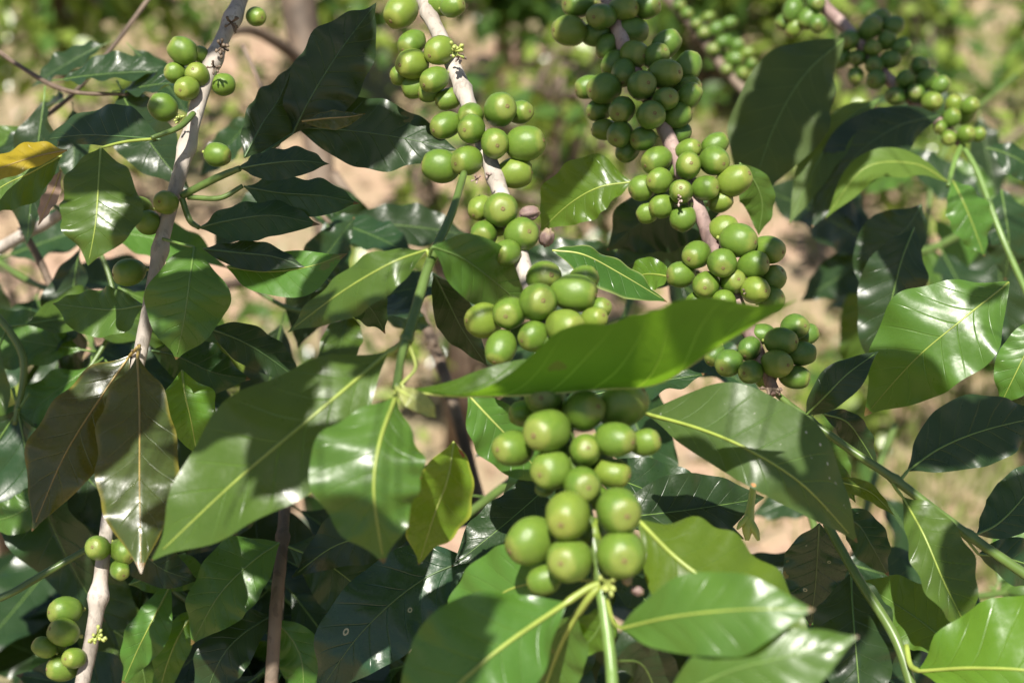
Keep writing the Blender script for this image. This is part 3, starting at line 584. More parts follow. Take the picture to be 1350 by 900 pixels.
# ------------------------------------------------------------------ far right fruiting branch
D = branch('coffee_branch', 1040, -40, .707, 'shaded coffee branch at upper right with clusters of tiny green berries')
sD = stem(D, [(1040, -45, 0.707), (1078, 0, 0.700), (1120, 42, 0.693), (1172, 105, 0.679), (1225, 150, 0.668), (1268, 190, 0.661)], [8, 8, 8, 8, 7, 6], BARKP, nodes_at=((.2, .3), (.5, .3), (.75, .3)))
berries(D, sD, [(1045, 15, 13), (1035, 28, 11), (1066, 24, 13), (1078, 31, 12), (1048, 37, 11, .5), (1076, 5, 12), (1147, 38, 15), (1178, 34, 12), (1169, 53, 12), (1119, 53, 13), (1150, 64, 11), (1188, 62, 12), (1109, 77, 12), (1130, 77, 11), (1153, 86, 12), (1174, 79, 12), (1128, 100, 11), (1155, 105, 13), (1159, 26, 12, .4),
    (1212, 88, 12), (1193, 105, 12), (1222, 105, 13), (1240, 112, 11), (1207, 123, 12), (1181, 127, 13), (1229, 134, 13)], BMd)
berries(D, sD, [(1257, 138, 11), (1279, 140, 11), (1272, 150, 12), (1255, 155, 11), (1240, 168, 9), (1274, 177, 11), (1251, 182, 10), (1290, 177, 9, .4)], BM)
leaf(D, [(1112, 52, 0.651), (1060, 100, 0.637), (1020, 170, 0.630), (985, 272, 0.630)], 62, 62, .1, .1, mat='dark', rib='green', under=True, wave=.002)
leaf(D, [(1160, 130, 0.658), (1110, 165, 0.644), (1075, 220, 0.637), (1040, 296, 0.637)], 24, 24, -.5, .3, mat='mature', rib='green', under=True)
leaf(D, [(1240, 152, 0.658), (1180, 168, 0.644), (1120, 215, 0.637), (1070, 300, 0.637)], 42, 40, -.2, .1, mat='dark', rib='dark')
leaf(D, [(1250, 240, 0.637), (1205, 216, 0.627), (1140, 222, 0.623), (1088, 288, 0.627)], 22, 18, -.8, .5, mat='young', rib='lime', under=True, wave=.003, waves=4)
leaf(D, [(1256, 238, 0.637), (1268, 262, 0.630), (1282, 295, 0.630), (1298, 338, 0.630)], 32, 30, .4, -.2, mat='mature', rib='lime')
stem(D, [(1268, 190, 0.661), (1258, 215, 0.647), (1250, 245, 0.637)], [3.5, 3.5, 3], RM['green'], name='shoot'); stem(D, [(1268, 190, 0.661), (1290, 230, 0.651), (1320, 310, 0.637), (1360, 400, 0.630)], [3.5, 4, 4, 4.5], RM['green'], name='shoot')
leaf(D, [(1320, 250, 0.665), (1325, 280, 0.658), (1330, 320, 0.658), (1325, 370, 0.665)], 40, 34, .3, -.1, mat='dark', rib='green')
leaf(D, [(1300, 195, 0.665), (1320, 200, 0.665), (1350, 215, 0.665), (1390, 250, 0.672)], 18, 24, .4, -.2, mat='dark', rib='green')
leaf(D, [(1205, 300, 0.581), (1188, 345, 0.574), (1172, 410, 0.574), (1150, 495, 0.581)], 46, 44, .3, .2, mat='dark', rib='green')
leaf(D, [(1215, 270, 0.609), (1195, 300, 0.609), (1165, 330, 0.609), (1140, 395, 0.609)], 40, 40, .1, .2, mat='dark', rib='dark')
#@@BACK
# ------------------------------------------------------------------ ready-made leaves for the inner twigs and the added shading twigs
def proto(seed, mat, L_=.115, w=.024, droop=.25, fold=.25, wave=.0018):
    rnd = random.Random(seed); mid, SL, SR = [], [], []
    bend = rnd.uniform(-.15, .15)
    for j in range(NV + 1):
        t = j / NV
        mid.append(Vector((bend * L_ * t * t, L_ * t, -droop * L_ * t * t)))
        SL.append(Vector((-1, 0, fold)).normalized()); SR.append(Vector((1, 0, fold)).normalized())
    V, Fc, uv = blade(mid, SL, SR, w, w * rnd.uniform(.9, 1.1), False, wave, 7, 0, seed, .0006, .03)
    me = mesh('leaf', V, Fc, uv=uv, mat=LM[mat])
    Vr, Fr = tube([Vector((0, -.012, .001))] + mid[:NV - 1:2], [.0009] + [.0006 * (1 - .75 * k / 20) for k in range(len(mid[:NV - 1:2]))], 5)
    return me, mesh('midrib', Vr, Fr, mat=RM['green'])
PR = {k: [proto(100 + 10 * i + n, k, .115, .025, random.uniform(.05, .4), random.uniform(.05, .45)) for i in range(4)] for n, k in enumerate(('mature', 'dark', 'young'))}
def put(br, loc, yv, zv, size, kind, rnd):
    me, ri = rnd.choice(PR[kind])
    o = bpy.data.objects.new('leaf', me); COL.objects.link(o); o.parent = br
    y = yv.normalized(); z = (zv - y * zv.dot(y)).normalized(); x = y.cross(z)
    m_ = Matrix((x, y, z)).transposed(); o.rotation_mode = 'QUATERNION'; o.rotation_quaternion = m_.to_quaternion()
    o.location = loc - br.location; o.scale = (size, size, size); sub('midrib', ri, o); return o
def leafy(name, pts, r, label, kinds, seed, step=.045, size=(.5, .8), mat=None, hang=.5, face=.6, skip=.0, group='inner coffee twigs', cat='twig'):
    """a twig with opposite pairs of leaves at its nodes"""
    rnd = random.Random(seed); br = branch(name, *pts[0], label, group=group, cat=cat)
    s_ = stem(br, pts, r, mat or RM['shoot'], rough=.1)
    q = [P(*a[:3]) for a in s_]; acc = 0; side = 0
    for a, b in zip(q[:-1], q[1:]):
        acc += (b - a).length
        if acc < step: continue
        acc = 0; side += 1; t = (b - a).normalized()
        o1 = t.cross(FW if side % 2 else Vector((0, 0, 1))).normalized()
        for sg in (1, -1):
            if rnd.random() < skip: continue
            yv = o1 * sg + t * rnd.uniform(.1, .7) + Vector((0, 0, -hang * rnd.uniform(.3, 1.4))) + Vector((rnd.uniform(-.3, .3), rnd.uniform(-.35, .25), 0))
            zv = Vector((rnd.uniform(-.45, .45), -face * rnd.uniform(.5, 1.3), 1))
            put(br, b + yv.normalized() * .008, yv, zv, rnd.uniform(*size), rnd.choice(kinds), rnd)
    for sg in (-.5, .5):
        put(br, q[-1] - t * .006, t + o1 * sg, Vector((sg, -face, 1)), rnd.uniform(*size), rnd.choice(kinds), rnd)
    return br
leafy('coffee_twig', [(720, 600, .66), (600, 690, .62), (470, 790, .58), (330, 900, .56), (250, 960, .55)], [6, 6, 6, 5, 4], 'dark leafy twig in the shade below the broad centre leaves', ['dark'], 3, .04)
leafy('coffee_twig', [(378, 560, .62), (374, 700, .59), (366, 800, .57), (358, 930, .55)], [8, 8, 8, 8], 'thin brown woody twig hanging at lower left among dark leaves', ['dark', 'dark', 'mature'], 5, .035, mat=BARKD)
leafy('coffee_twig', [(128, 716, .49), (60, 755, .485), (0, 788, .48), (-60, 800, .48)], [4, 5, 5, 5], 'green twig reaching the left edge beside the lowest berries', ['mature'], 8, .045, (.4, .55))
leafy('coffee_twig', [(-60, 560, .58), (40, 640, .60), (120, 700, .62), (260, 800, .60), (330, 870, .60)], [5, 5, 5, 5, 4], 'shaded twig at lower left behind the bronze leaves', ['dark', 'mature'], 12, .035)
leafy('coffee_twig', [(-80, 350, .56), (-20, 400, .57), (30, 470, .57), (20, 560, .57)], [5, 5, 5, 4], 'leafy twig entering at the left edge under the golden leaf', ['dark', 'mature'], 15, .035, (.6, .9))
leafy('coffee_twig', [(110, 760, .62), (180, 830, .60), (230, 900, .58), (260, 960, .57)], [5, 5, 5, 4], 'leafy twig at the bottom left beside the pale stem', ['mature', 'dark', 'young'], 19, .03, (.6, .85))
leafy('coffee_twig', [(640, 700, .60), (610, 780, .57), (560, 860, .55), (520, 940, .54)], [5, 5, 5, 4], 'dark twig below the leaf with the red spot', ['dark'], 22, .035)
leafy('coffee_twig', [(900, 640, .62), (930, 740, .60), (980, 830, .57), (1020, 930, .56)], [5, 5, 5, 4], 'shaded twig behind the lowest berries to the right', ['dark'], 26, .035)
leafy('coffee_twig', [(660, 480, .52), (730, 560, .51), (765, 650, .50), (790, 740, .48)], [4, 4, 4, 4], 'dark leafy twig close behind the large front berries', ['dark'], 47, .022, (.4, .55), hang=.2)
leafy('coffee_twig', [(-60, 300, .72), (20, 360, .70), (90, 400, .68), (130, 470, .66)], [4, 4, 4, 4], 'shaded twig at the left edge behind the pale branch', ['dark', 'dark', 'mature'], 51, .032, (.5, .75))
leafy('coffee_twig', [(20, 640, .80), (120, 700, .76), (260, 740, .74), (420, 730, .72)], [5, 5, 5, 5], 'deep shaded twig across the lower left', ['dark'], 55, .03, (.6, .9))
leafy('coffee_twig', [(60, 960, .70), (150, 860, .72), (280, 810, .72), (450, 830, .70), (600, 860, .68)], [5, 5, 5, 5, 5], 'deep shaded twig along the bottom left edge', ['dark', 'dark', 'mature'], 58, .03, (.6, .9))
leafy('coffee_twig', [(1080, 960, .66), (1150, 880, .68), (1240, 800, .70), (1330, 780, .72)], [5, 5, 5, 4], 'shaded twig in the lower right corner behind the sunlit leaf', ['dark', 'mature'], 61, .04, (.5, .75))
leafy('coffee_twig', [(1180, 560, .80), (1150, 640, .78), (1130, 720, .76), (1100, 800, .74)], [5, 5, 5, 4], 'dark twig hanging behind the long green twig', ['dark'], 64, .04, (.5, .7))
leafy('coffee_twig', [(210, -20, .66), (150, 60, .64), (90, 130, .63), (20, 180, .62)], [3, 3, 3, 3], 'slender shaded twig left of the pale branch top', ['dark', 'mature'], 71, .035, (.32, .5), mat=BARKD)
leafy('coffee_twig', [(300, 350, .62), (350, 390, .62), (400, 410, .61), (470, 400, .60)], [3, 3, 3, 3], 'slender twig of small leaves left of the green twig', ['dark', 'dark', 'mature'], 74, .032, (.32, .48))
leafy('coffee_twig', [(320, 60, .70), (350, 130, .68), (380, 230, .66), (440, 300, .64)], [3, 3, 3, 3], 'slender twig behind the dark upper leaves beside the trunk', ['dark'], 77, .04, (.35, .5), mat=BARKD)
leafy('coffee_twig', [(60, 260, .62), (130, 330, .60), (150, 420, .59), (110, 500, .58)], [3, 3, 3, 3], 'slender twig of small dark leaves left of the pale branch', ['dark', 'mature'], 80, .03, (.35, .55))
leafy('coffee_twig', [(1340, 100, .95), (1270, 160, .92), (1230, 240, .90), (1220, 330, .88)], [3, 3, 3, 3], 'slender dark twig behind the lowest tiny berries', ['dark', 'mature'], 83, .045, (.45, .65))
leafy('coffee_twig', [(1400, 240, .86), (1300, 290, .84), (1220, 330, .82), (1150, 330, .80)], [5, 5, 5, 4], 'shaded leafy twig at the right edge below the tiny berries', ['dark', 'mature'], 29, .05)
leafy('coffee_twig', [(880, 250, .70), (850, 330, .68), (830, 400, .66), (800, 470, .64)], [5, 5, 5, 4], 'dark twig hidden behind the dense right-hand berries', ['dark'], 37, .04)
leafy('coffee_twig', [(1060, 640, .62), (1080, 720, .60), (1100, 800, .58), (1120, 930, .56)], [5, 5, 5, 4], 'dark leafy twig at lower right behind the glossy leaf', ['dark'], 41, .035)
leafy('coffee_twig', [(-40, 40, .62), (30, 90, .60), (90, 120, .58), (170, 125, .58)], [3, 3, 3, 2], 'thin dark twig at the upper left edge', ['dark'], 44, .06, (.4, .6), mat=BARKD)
# bare twigs and trunks behind
K2 = branch('coffee_tree', 392, -40, 1.15, 'thick brown upright coffee trunk behind the left leaves', group='coffee trees behind', cat='tree')
stem(K2, [(385, -120, 1.15), (395, 0, 1.15), (415, 150, 1.13), (432, 320, 1.12), (440, 480, 1.10), (430, 700, 1.08), (425, 1500, 1.05)], [24, 22, 19, 17, 18, 20, 24], BARKD, rough=.25, name='trunk')
stem(K2, [(405, 90, 1.14), (370, 60, 1.10), (330, 40, 1.06), (290, 45, 1.0)], [9, 8, 7, 5], BARKD, name='limb')
stem(K2, [(432, 330, 1.12), (370, 360, 1.05), (300, 375, 1.0), (240, 390, .96)], [8, 8, 7, 6], BARKD, name='limb')
K3 = branch('coffee_twig', 455, 230, .8, 'bare grey twig slanting down behind the green twig', group='bare twigs', cat='twig')
stem(K3, [(440, 230, .82), (490, 300, .80), (535, 370, .78), (572, 455, .76), (600, 540, .74), (640, 690, .72)], [7, 7, 7, 8, 8, 8], BARKD)
tuft(K3, 574, 458, .75, 14, BARKD, 8); tuft(K3, 520, 345, .77, 12, BARKD, 7)
K4 = branch('coffee_branch', 860, -20, .95, 'distant bare-stemmed branch with pale unripe berries above the dense cluster')
s4 = stem(K4, [(850, -30, .95), (905, 25, .93), (950, 85, .92), (1000, 140, .91)], [7, 7, 7, 6], BARKD)
berries(K4, s4, [(905, 18, 8), (918, 32, 8), (934, 22, 7), (928, 44, 9), (945, 38, 9), (962, 30, 8), (955, 55, 9), (972, 60, 9), (940, 66, 9), (968, 78, 10), (985, 70, 8), (978, 97, 9), (958, 92, 8), (895, 8, 8), (990, 85, 7)], BMd)
K5 = branch('coffee_twig', -20, 330, .66, 'greyish woody twig at the left edge below the shrivelled leaf', group='bare twigs', cat='twig')
stem(K5, [(-30, 345, .66), (30, 310, .64), (75, 285, .62), (120, 240, .60)], [8, 8, 7, 5], BARK); tuft(K5, 32, 306, .63, 12, BARK, 8); stem(K5, [(95, 640, .60), (76, 420, .63), (60, 360, .64), (35, 312, .64)], [5, 5, 5, 5], BARKD, name='limb')
# ------------------------------------------------------------------ unseen twigs added over the viewer's head to cast leaf shadows
SUNLIT = [(270, 610, .40), (250, 660, .40), (425, 500, .405), (465, 515, .405), (960, 540, .44), (1000, 570, .434), (900, 530, .448), (1040, 590, .43), (1000, 650, .43), (500, 580, .388), (470, 610, .385), (690, 830, .378), (700, 800, .38),
    (130, 300, .46), (110, 280, .46), (240, 345, .468), (480, 350, .433), (520, 345, .433), (640, 390, .45), (590, 360, .435), (1260, 420, .496), (1290, 450, .495), (1230, 400, .5), (720, 600, .39), (700, 713, .385), (815, 673, .385), (750, 738, .385), (820, 731, .385),
    (771, 541, .39), (722, 567, .385), (900, 710, .40), (950, 740, .40), (900, 790, .36), (980, 790, .35), (1000, 870, .35), (1290, 850, .425), (907, 219, .5), (869, 238, .5), (952, 347, .49), (918, 336, .5), (931, 376, .5), (659, 145, .47), (621, 169, .47), (616, 212, .46),
    (660, 277, .45), (717, 366, .43), (710, 398, .42), (757, 386, .42), (637, 422, .43), (543, 85, .49), (860, 420, .37), (1000, 405, .37), (600, 505, .40), (770, 270, .525), (1280, 280, .63), (1270, 150, .66), (185, 690, .45), (212, 540, .455), (1215, 740, .455), (250, 550, .485),
    (560, 190, .507), (250, 185, .498), (125, 820, .47), (265, 810, .512), (185, 850, .52), (230, 850, .535), (300, 770, .512), (20, 670, .556), (640, 790, .42), (680, 760, .40), (988, 670, .467)]
def shade_canopy(name, label, marks, seed, s0=.45):
    """each mark (x, y, distance, size, turn): a leaf on the sun's side of that spot, s0 metres up the light's path"""
    rnd = random.Random(seed); cs = []
    for mk in marks:
        x, y, d, sz, ang = mk[:5]; s1 = mk[5] if len(mk) > 5 else s0
        s1 = .28
        while s1 < .62:
            v = P(x, y, d) + SUN * s1 - C0; dd = v.dot(FW)
            if dd < .06 or (v.dot(UP) - .07 * sz - .012) / dd * F > 480: break
            s1 += .015
        e2 = SUN.cross(RX).normalized(); e1 = e2.cross(SUN); ca, sa = math.cos(math.radians(ang)), math.sin(math.radians(ang))
        for f_, ox, oy in ((1, 0, 0), (.8, 20, 0), (.8, -20, 0), (.8, 0, 25), (.8, 0, -25), (.62, 35, 0), (.62, -35, 0), (.62, 0, 40), (.62, 0, -40), (.5, 0, 0), (.5, 60, 30), (.5, -60, 30), (.5, -60, -30), (.5, 60, -30)):
            c_ = P(x + ox, y + oy, d) + SUN * s1; clear = True
            for q in SUNLIT:                                              # spots kept sunlit
                v = P(*q) - c_; a_, b_ = v.dot(e1), v.dot(e2)
                if v.dot(SUN) < 0 and abs(a_ * ca + b_ * sa) < .056 * sz * f_ and abs(-a_ * sa + b_ * ca) < .023 * sz * f_: clear = False; break
            if clear: cs.append((c_, sz * f_, ang)); break
    xs_ = sorted(cs, key=lambda c: c[0].x); lo, hi = xs_[0][0], xs_[-1][0]
    mean = sum((c[0] for c in cs), Vector()) / len(cs) + Vector((0, 0, .035))
    a = Vector((lo.x - .08, mean.y, mean.z + .05)); b = Vector((hi.x + .05, mean.y, mean.z))
    br = empty(name, a, label, 'twig', 'added shading twigs')
    pts = [a.lerp(b, k / 15) + Vector((0, .01 * math.sin(k), .01 * math.cos(k * 1.3))) for k in range(16)]
    V, Fc = tube([p - a for p in pts], [.0017 - .00006 * k for k in range(16)], 8, .1)
    o = bpy.data.objects.new('stem', mesh('stem', V, Fc, mat=BARKP)); COL.objects.link(o); o.parent = br
    ex = RX; ey = SUN.cross(ex).normalized()
    for c, sz, ang in cs:
        yv = ex * math.cos(math.radians(ang)) + ey * math.sin(math.radians(ang)); 
        base = c - yv * .057 * sz
        put(br, base, yv + SUN * rnd.uniform(-.25, .15), SUN + Vector((rnd.uniform(-.3, .3), rnd.uniform(-.3, .3), 0)), sz, 'mature', rnd)
        k = min(pts, key=lambda p: (p - base).length); k1 = (k + base) / 2 + Vector((0, 0, .01))
        V, Fc = tube([Vector(tuple(v)) - base for v in crom([tuple(k), tuple(k1), tuple(base - yv * .01)], 8)], [.0003] * 8, 5)
        p_ = bpy.data.objects.new('shoot', mesh('shoot', V, Fc, mat=RM['shoot'])); COL.objects.link(p_); p_.parent = br; p_.location = base - br.location
shade_canopy('coffee_twig', 'unseen leafy twig added above the upper left leaves to shade them', [(450, 50, .51, .5, 60), (410, 120, .51, .5, 60), (355, 140, .51, .45, 100), (430, 165, .515, .5, 10), (490, 190, .51, .35, 20), (365, 218, .48, .4, 0), (390, 258, .485, .5, 10), (330, 295, .48, .5, 0), (135, 220, .47, .42, 5), (140, 170, .50, .4, 5), (300, 20, .51, .3, 40), (225, 280, .49, .34, 78), (198, 400, .487, .34, 78), (300, 45, .51, .3, 60), (70, 80, .6, .5, 30), (330, 338, .48, .35, 10), (245, 410, .465, .42, 80)], 2)
shade_canopy('coffee_twig', 'unseen leafy twig added above the lower left foliage to shade it', [(160, 530, .46, .46, 88), (165, 590, .46, .32, 75), (85, 580, .475, .5, 115), (60, 640, .475, .4, 110), (365, 560, .40, .3, 60), (395, 610, .40, .3, 40), (490, 705, .385, .34, -8), (505, 735, .385, .3, 0), (490, 478, .41, .14, 30), (430, 730, .55, .7, 20), (320, 750, .57, .7, 10), (290, 830, .57, .6, 60), (500, 800, .55, .8, 30), (600, 850, .375, .34, 35), (540, 880, .37, .5, 42), (560, 840, .375, .4, 40), (620, 880, .372, .36, 45), (598, 640, .427, .16, 75), (400, 830, .56, .7, 0), (60, 720, .56, .7, 50), (610, 770, .55, .7, 0), (30, 480, .57, .5, 90), (470, 410, .49, .35, 30), (600, 430, .48, .4, 60), (310, 470, .51, .5, 10), (480, 880, .55, .6, 0), (180, 880, .57, .4, 60), (250, 770, .55, .6, 30), (380, 740, .56, .6, 0), (330, 870, .55, .6, 20), (450, 860, .55, .6, 0), (120, 780, .55, .5, 70), (20, 620, .56, .5, 80), (30, 840, .58, .6, 30), (75, 845, .465, .2, 20), (150, 680, .475, .2, 80), (300, 420, .50, .3, 30), (110, 410, .51, .35, 10), (20, 420, .6, .5, 20), (60, 520, .6, .5, 40)], 4, .52)
shade_canopy('coffee_twig', 'unseen leafy twig added above the upper right berries to shade them', [(840, 80, .54, .45, 60), (800, 40, .55, .45, 30), (870, 130, .53, .4, 80), (810, 150, .53, .35, 60), (750, 222, .525, .3, 30), (1050, 100, .64, .7, 60), (1010, 200, .64, .65, 70), (1150, 60, .69, .7, 30), (1190, 110, .68, .6, 40), (1120, 200, .64, .6, 50), (1180, 180, .65, .45, 20), (1020, 345, .50, .28, 80), (1035, 465, .49, .36, 30), (870, 310, .58, .5, 30), (625, 320, .44, .2, 20)], 6, .47)
shade_canopy('coffee_twig', 'unseen leafy twig added above the lower right leaves to shade them', [(1190, 505, .505, .38, 130), (1300, 385, .50, .18, 40), (1250, 580, .48, .45, 20), (1320, 560, .48, .4, 20), (1180, 380, .62, .7, 90), (1325, 670, .47, .45, 40), (1265, 740, .455, .3, 80), (1110, 790, .465, .45, 80), (1080, 740, .50, .5, 90), (935, 590, .438, .24, -24), (1010, 632, .432, .2, -32), (1150, 700, .5, .4, 90), (1000, 880, .55, .5, 0), (1110, 505, .475, .28, 45), (715, 480, .39, .3, 12), (790, 478, .388, .26, 5), (900, 470, .38, .2, 10)], 8, .48)
# ------------------------------------------------------------------ bushes, weeds and litter behind
def far_leaves(V, Fc, c, rnd, l, w):
    y = Vector((rnd.gauss(0, 1), rnd.gauss(0, 1), rnd.gauss(-.35, .5))).normalized(); z = Vector((rnd.gauss(0, .5), rnd.gauss(-.2, .5), 1)); z = (z - y * z.dot(y)).normalized(); x = y.cross(z); b = len(V)
    for (s_, t) in ((0, 0), (-.8, .3), (.8, .3), (-1, .55), (1, .55), (0, .5), (0, 1)):
        V.append(c + x * (s_ * w) + y * (t * l) + z * ((.25 * w if s_ else 0) - .2 * l * t * t))
    Fc += [(b, b + 2, b + 5), (b, b + 5, b + 1), (b + 1, b + 5, b + 3), (b + 5, b + 2, b + 4), (b + 3, b + 5, b + 6), (b + 5, b + 4, b + 6)]
def bush(x, y, h, r, n, label, seed, kinds=('mature',), name='coffee_bush', cat='bush', group='coffee bushes behind', leafl=.11):
    rnd = random.Random(seed); z0 = gz(x, y); o = empty(name, (x, y, z0), label, cat, group)
    V, Fc = [], []; nl = rnd.randint(2, 4); limbs = []
    for k in range(nl):
        a = rnd.uniform(0, 6.28); top = Vector((r * .5 * math.cos(a), r * .5 * math.sin(a), h * rnd.uniform(.75, 1)))
        pts = [Vector((.03 * math.cos(a), .03 * math.sin(a), -.05)), Vector((top.x * .2, top.y * .2, top.z * .35)), Vector((top.x * .6, top.y * .6, top.z * .7)), top]
        pts = [Vector(tuple(v)) for v in crom([tuple(v) for v in pts], 12)]; limbs.append(pts)
        a_, f_ = tube(pts, [.022 * (1 - .07 * i) * min(1, h) for i in range(12)], 7, .2); b = len(V); V += a_; Fc += [tuple(i + b for i in q) for q in f_]
        for j in range(int(7 * h) + 2):
            p = rnd.choice(pts[1:]); a2 = rnd.uniform(0, 6.28); e = p + Vector((math.cos(a2) * r * .7, math.sin(a2) * r * .7, rnd.uniform(-.15, .1) * h))
            bp = [p, p.lerp(e, .5) + Vector((0, 0, .06 * h)), e]; bp = [Vector(tuple(v)) for v in crom([tuple(v) for v in bp], 6)]; limbs.append(bp); limbs.append(bp)
            a_, f_ = tube(bp, [.008 * min(1, h)] * 6, 5); b = len(V); V += a_; Fc += [tuple(i + b for i in q) for q in f_]
    t_ = bpy.data.objects.new('trunk', mesh('trunk', V, Fc, mat=BARKD)); COL.objects.link(t_); t_.parent = o
    V, Fc = [], []
    for k in range(n):
        l = rnd.choice(limbs); p = l[rnd.randint(len(l) // 4, len(l) - 1)]
        c = p + Vector((rnd.gauss(0, .07), rnd.gauss(0, .07), rnd.gauss(0, .06))) * (r / .6)
        far_leaves(V, Fc, c, rnd, leafl * rnd.uniform(.7, 1.2), leafl * .23)
    me = mesh('crown', V, Fc, False, mat=FARL[kinds[0]])
    for kk in kinds[1:]: me.materials.append(FARL[kk])
    if len(kinds) > 1: me.polygons.foreach_set('material_index', [rnd_i for k in range(n) for rnd_i in [rnd.randint(0, len(kinds) - 1)] * 6])
    c_ = bpy.data.objects.new('crown', me); COL.objects.link(c_); c_.parent = o; c_['kind'] = 'stuff'
def far_leaf_mat(name, c, thru, rough=.3):
    m, t, b, out = nodes(name); L = t.links.new
    tc = N(t, 'ShaderNodeTexCoord'); n1 = N(t, 'ShaderNodeTexNoise'); n1.inputs['Scale'].default_value = 7; L(tc.outputs['Object'], n1.inputs[0])
    L(mixc(t, n1.outputs[0], tuple(x * .6 for x in c), tuple(x * 1.4 for x in c)), b.inputs['Base Color']); b.inputs['Roughness'].default_value = rough
    tr = N(t, 'ShaderNodeBsdfTranslucent'); tr.inputs[0].default_value = (*thru, 1); mx = N(t, 'ShaderNodeMixShader'); mx.inputs[0].default_value = .35
    L(b.outputs[0], mx.inputs[1]); L(tr.outputs[0], mx.inputs[2]); L(mx.outputs[0], out.inputs[0]); return m
FARL = {'mature': far_leaf_mat('far_leaf', (.06, .12, .028), (.2, .34, .03), .16), 'young': far_leaf_mat('far_leaf_young', (.19, .26, .05), (.38, .5, .06), .25), 'dry': far_leaf_mat('far_leaf_dry', (.40, .31, .19), (.3, .2, .1), .6)}
for i, a in enumerate([
    (-1.45, 4.5, .9, .55, 520, 'leafy coffee bush far behind at the upper left corner', ('mature', 'young')),
    (-.75, 5.0, .9, .5, 800, 'coffee bush far behind between the left and central branches', ('mature', 'young')),
    (.0, 4.9, 1.0, .4, 900, 'dark coffee bush far behind the top of the central branch', ('mature',)),
    (.70, 4.9, .9, .55, 900, 'coffee bush far behind above the dense right-hand berries', ('mature', 'young')),
    (1.40, 4.4, 1.0, .5, 520, 'coffee bush far behind the tiny berries at the upper right', ('mature', 'young')),
    (1.85, 3.9, 1.0, .45, 520, 'leafy coffee bush at the far right edge', ('mature', 'young')),
    (-2.6, 6.5, 1.7, .8, 900, 'tall coffee bush far off on the left', ('mature',)), (2.7, 6.3, 1.8, .8, 900, 'tall coffee bush far off on the right', ('mature', 'young')),
    (0.3, 7.2, 1.9, .9, 1100, 'tall coffee bush farthest back in the middle', ('mature', 'young')), (-1.2, 7.6, 1.9, .9, 1000, 'tall coffee bush in the back row left of the middle', ('mature',)), (1.6, 7.8, 1.9, .9, 1000, 'tall coffee bush in the back row right of the middle', ('mature',))]):
    bush(a[0], a[1], a[2], a[3], a[4], a[5], 50 + i, a[6])
for i, (x, y, h, r, n, lab) in enumerate([(-.92, 2.2, .7, .24, 100, 'loose coffee sapling out of focus behind the golden leaf'), (-.10, 2.6, .8, .22, 100, 'loose coffee sapling out of focus behind the brown trunk'), (.06, 2.7, .9, .24, 150, 'loose coffee sapling out of focus between the two fruiting branches'),
        (1.05, 2.3, .9, .28, 180, 'loose coffee sapling out of focus at the right edge'), (.86, 3.3, .9, .24, 170, 'loose coffee sapling out of focus behind the tiny berries')]):
    bush(x, y, h, r, n, lab, 130 + i, ('mature', 'young', 'young'), 'coffee_sapling', 'sapling', 'coffee saplings behind', .075)
for i, (x, y, h, r, n, lab) in enumerate([(.12, 3.95, .5, .28, 260, 'sunlit weed behind the central branch top'), (.25, 3.3, .4, .22, 180, 'low weed behind the dense right-hand berries'),
        (-1.05, 3.9, .4, .28, 200, 'low weed at the far left behind the golden leaf'), (.95, 3.7, .45, .25, 200, 'low weed behind the large dark right leaves'), (1.35, 2.9, .4, .25, 220, 'grassy weed near the right edge in the sun'),
        (.72, 2.45, .25, .2, 160, 'small weed under the right twig'), (-.05, 2.9, .3, .2, 140, 'small weed right of the bare grey twig'), (.45, 4.4, .5, .3, 240, 'bushy weed in front of the far bushes')]):
    bush(x, y, h, r, n, lab, 90 + i, ('young', 'mature') if i % 2 else ('young', 'dry'), 'weed', 'weed', 'weeds on the bare soil', .07)
rnd = random.Random(5); V, Fc = [], []
for k in range(42000):
    y = rnd.uniform(1.6, 9); x = rnd.uniform(-.5 - y * .45, .5 + y * .45)
    if noise.noise(Vector((x * .9, y * .9, 7))) + .35 * noise.noise(Vector((x * 3, y * 3, 2))) + (.35 if x > .4 else -.2) < rnd.uniform(0, .35): continue
    z = gz(x, y); h = rnd.uniform(.03, .11); a = rnd.uniform(0, 6.28); w = .004; dx, dy = math.cos(a) * w, math.sin(a) * w; lx, ly = rnd.gauss(0, .4) * h, rnd.gauss(0, .4) * h; b = len(V)
    V += [(x - dx, y - dy, z), (x + dx, y + dy, z), (x + lx * .4 + dx * .7, y + ly * .4 + dy * .7, z + h * .6), (x + lx * .4 - dx * .7, y + ly * .4 - dy * .7, z + h * .6), (x + lx, y + ly, z + h)]
    Fc += [(b, b + 1, b + 2, b + 3), (b + 3, b + 2, b + 4)]
o = link('grass', mesh('grass', V, Fc, False, mat=far_leaf_mat('grass', (.19, .235, .065), (.32, .36, .07), .4))); tag(o, 'thin dry grass growing in patches on the soil', 'grass', kind='stuff')
V, Fc = [], []
for k in range(2600):
    y = rnd.uniform(1.6, 8); x = rnd.uniform(-.5 - y * .45, .5 + y * .45); c = Vector((x, y, gz(x, y) + .012))
    far_leaves(V, Fc, c, rnd, rnd.uniform(.04, .09), .013)
o = link('leaf_litter', mesh('leaf_litter', V, Fc, False, mat=far_leaf_mat('dead_leaf', (.28, .2, .13), (.2, .12, .05), .4))); tag(o, 'dead brown leaves scattered over the soil', 'leaf litter', kind='stuff')

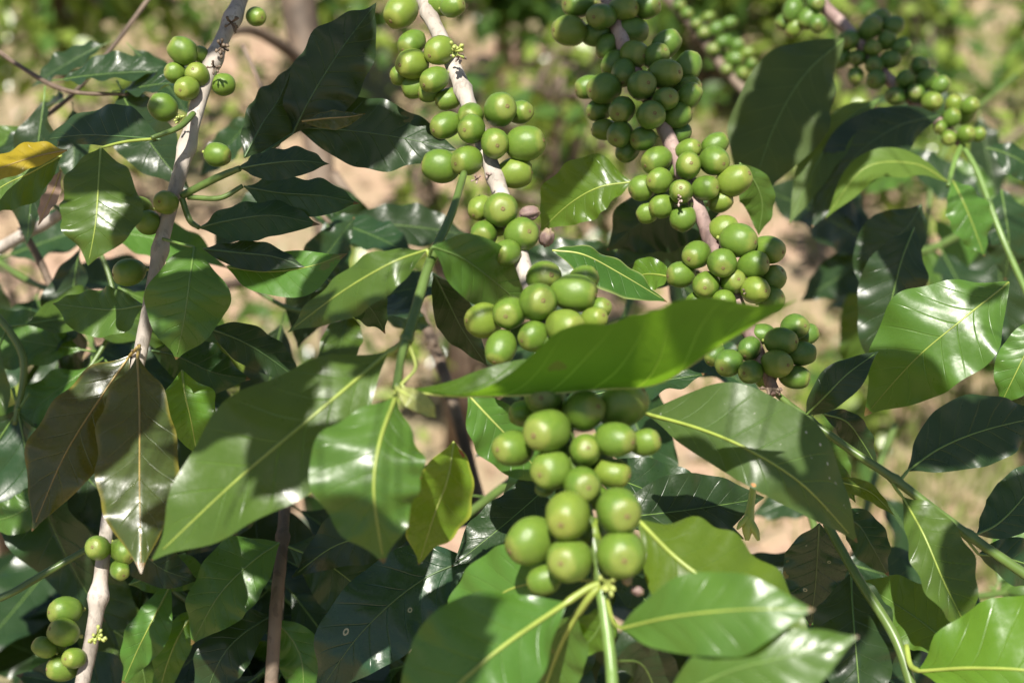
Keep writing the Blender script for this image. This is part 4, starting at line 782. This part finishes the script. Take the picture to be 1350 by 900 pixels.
V, Fc = [], []; mi = []
for k in range(360):
    y = 2.0 + 5.5 * rnd.random() ** 1.2; x = rnd.uniform(-.3 - y * .42, .3 + y * .42)
    dens = noise.noise(Vector((x * .8, y * .8, 11))) + .17 * (y - 3.6) + (.12 if x > .3 else -.15)
    if dens < rnd.uniform(-.25, .35): continue
    z = gz(x, y); hh = rnd.uniform(.06, .32); rr_ = rnd.uniform(.06, .2); kind = rnd.choice([0, 0, 1, 1, 1, 2])
    for j in range(rnd.randint(10, 34)):
        a = rnd.uniform(0, 6.28); r_ = rr_ * math.sqrt(rnd.random())
        n0 = len(Fc); far_leaves(V, Fc, Vector((x + r_ * math.cos(a), y + r_ * math.sin(a), z + .02 + hh * rnd.random())), rnd, rnd.uniform(.03, .085), rnd.uniform(.008, .018)); mi += [kind] * (len(Fc) - n0)
me = mesh('undergrowth', V, Fc, False, mat=FARL['mature']); me.materials.append(FARL['young']); me.materials.append(FARL['dry']); me.polygons.foreach_set('material_index', mi)
o = link('undergrowth', me); tag(o, 'low mixed green undergrowth covering the soil behind', 'undergrowth', kind='stuff')

def thicket(name, label, x0, x1, y0, y1, slope, n, seed):
    """the lower part of the bush: leafy stems that rise to just under a slanting line of sight"""
    r2 = random.Random(seed); o = empty(name, ((x0 + x1) / 2, (y0 + y1) / 2, 0), label, 'bush', 'lower coffee growth'); V, Fc = [], []; V2, F2 = [], []
    for k in range(26):
        x, y = r2.uniform(x0, x1), r2.uniform(y0, y1); top = CAM_Z - y * slope - .04 - r2.uniform(0, .12); z0 = gz(x, y)
        if top < .3: continue
        b0 = Vector((x + r2.uniform(-.1, .1), y + .1, z0 - .03)); pts = [Vector(tuple(v)) for v in crom([tuple(b0), (x + r2.uniform(-.04, .04), y, z0 + (top - z0) * .5), (x, y, top)], 10)]
        a_, f_ = tube([p - o.location for p in pts], [.008 - .0005 * i for i in range(10)], 6, .15); b = len(V); V += a_; Fc += [tuple(i + b for i in q) for q in f_]
        for j in range(n // 26):
            p = pts[r2.randint(3, 9)] + Vector((r2.gauss(0, .07), r2.gauss(0, .07), r2.gauss(0, .05)))
            if p.z > CAM_Z - p.y * slope - .03: p.z = CAM_Z - p.y * slope - .05
            far_leaves(V2, F2, p - o.location, r2, r2.uniform(.07, .12), r2.uniform(.017, .025))
    t_ = bpy.data.objects.new('trunk', mesh('trunk', V, Fc, mat=BARKD)); COL.objects.link(t_); t_.parent = o
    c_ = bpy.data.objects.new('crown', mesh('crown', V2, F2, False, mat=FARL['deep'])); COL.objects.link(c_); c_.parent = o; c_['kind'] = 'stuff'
FARL['deep'] = far_leaf_mat('inner_leaf_shade', (.018, .04, .013), (.06, .12, .01), .3)  # inner leaves darkened: the bush's deep shade is put into this colour
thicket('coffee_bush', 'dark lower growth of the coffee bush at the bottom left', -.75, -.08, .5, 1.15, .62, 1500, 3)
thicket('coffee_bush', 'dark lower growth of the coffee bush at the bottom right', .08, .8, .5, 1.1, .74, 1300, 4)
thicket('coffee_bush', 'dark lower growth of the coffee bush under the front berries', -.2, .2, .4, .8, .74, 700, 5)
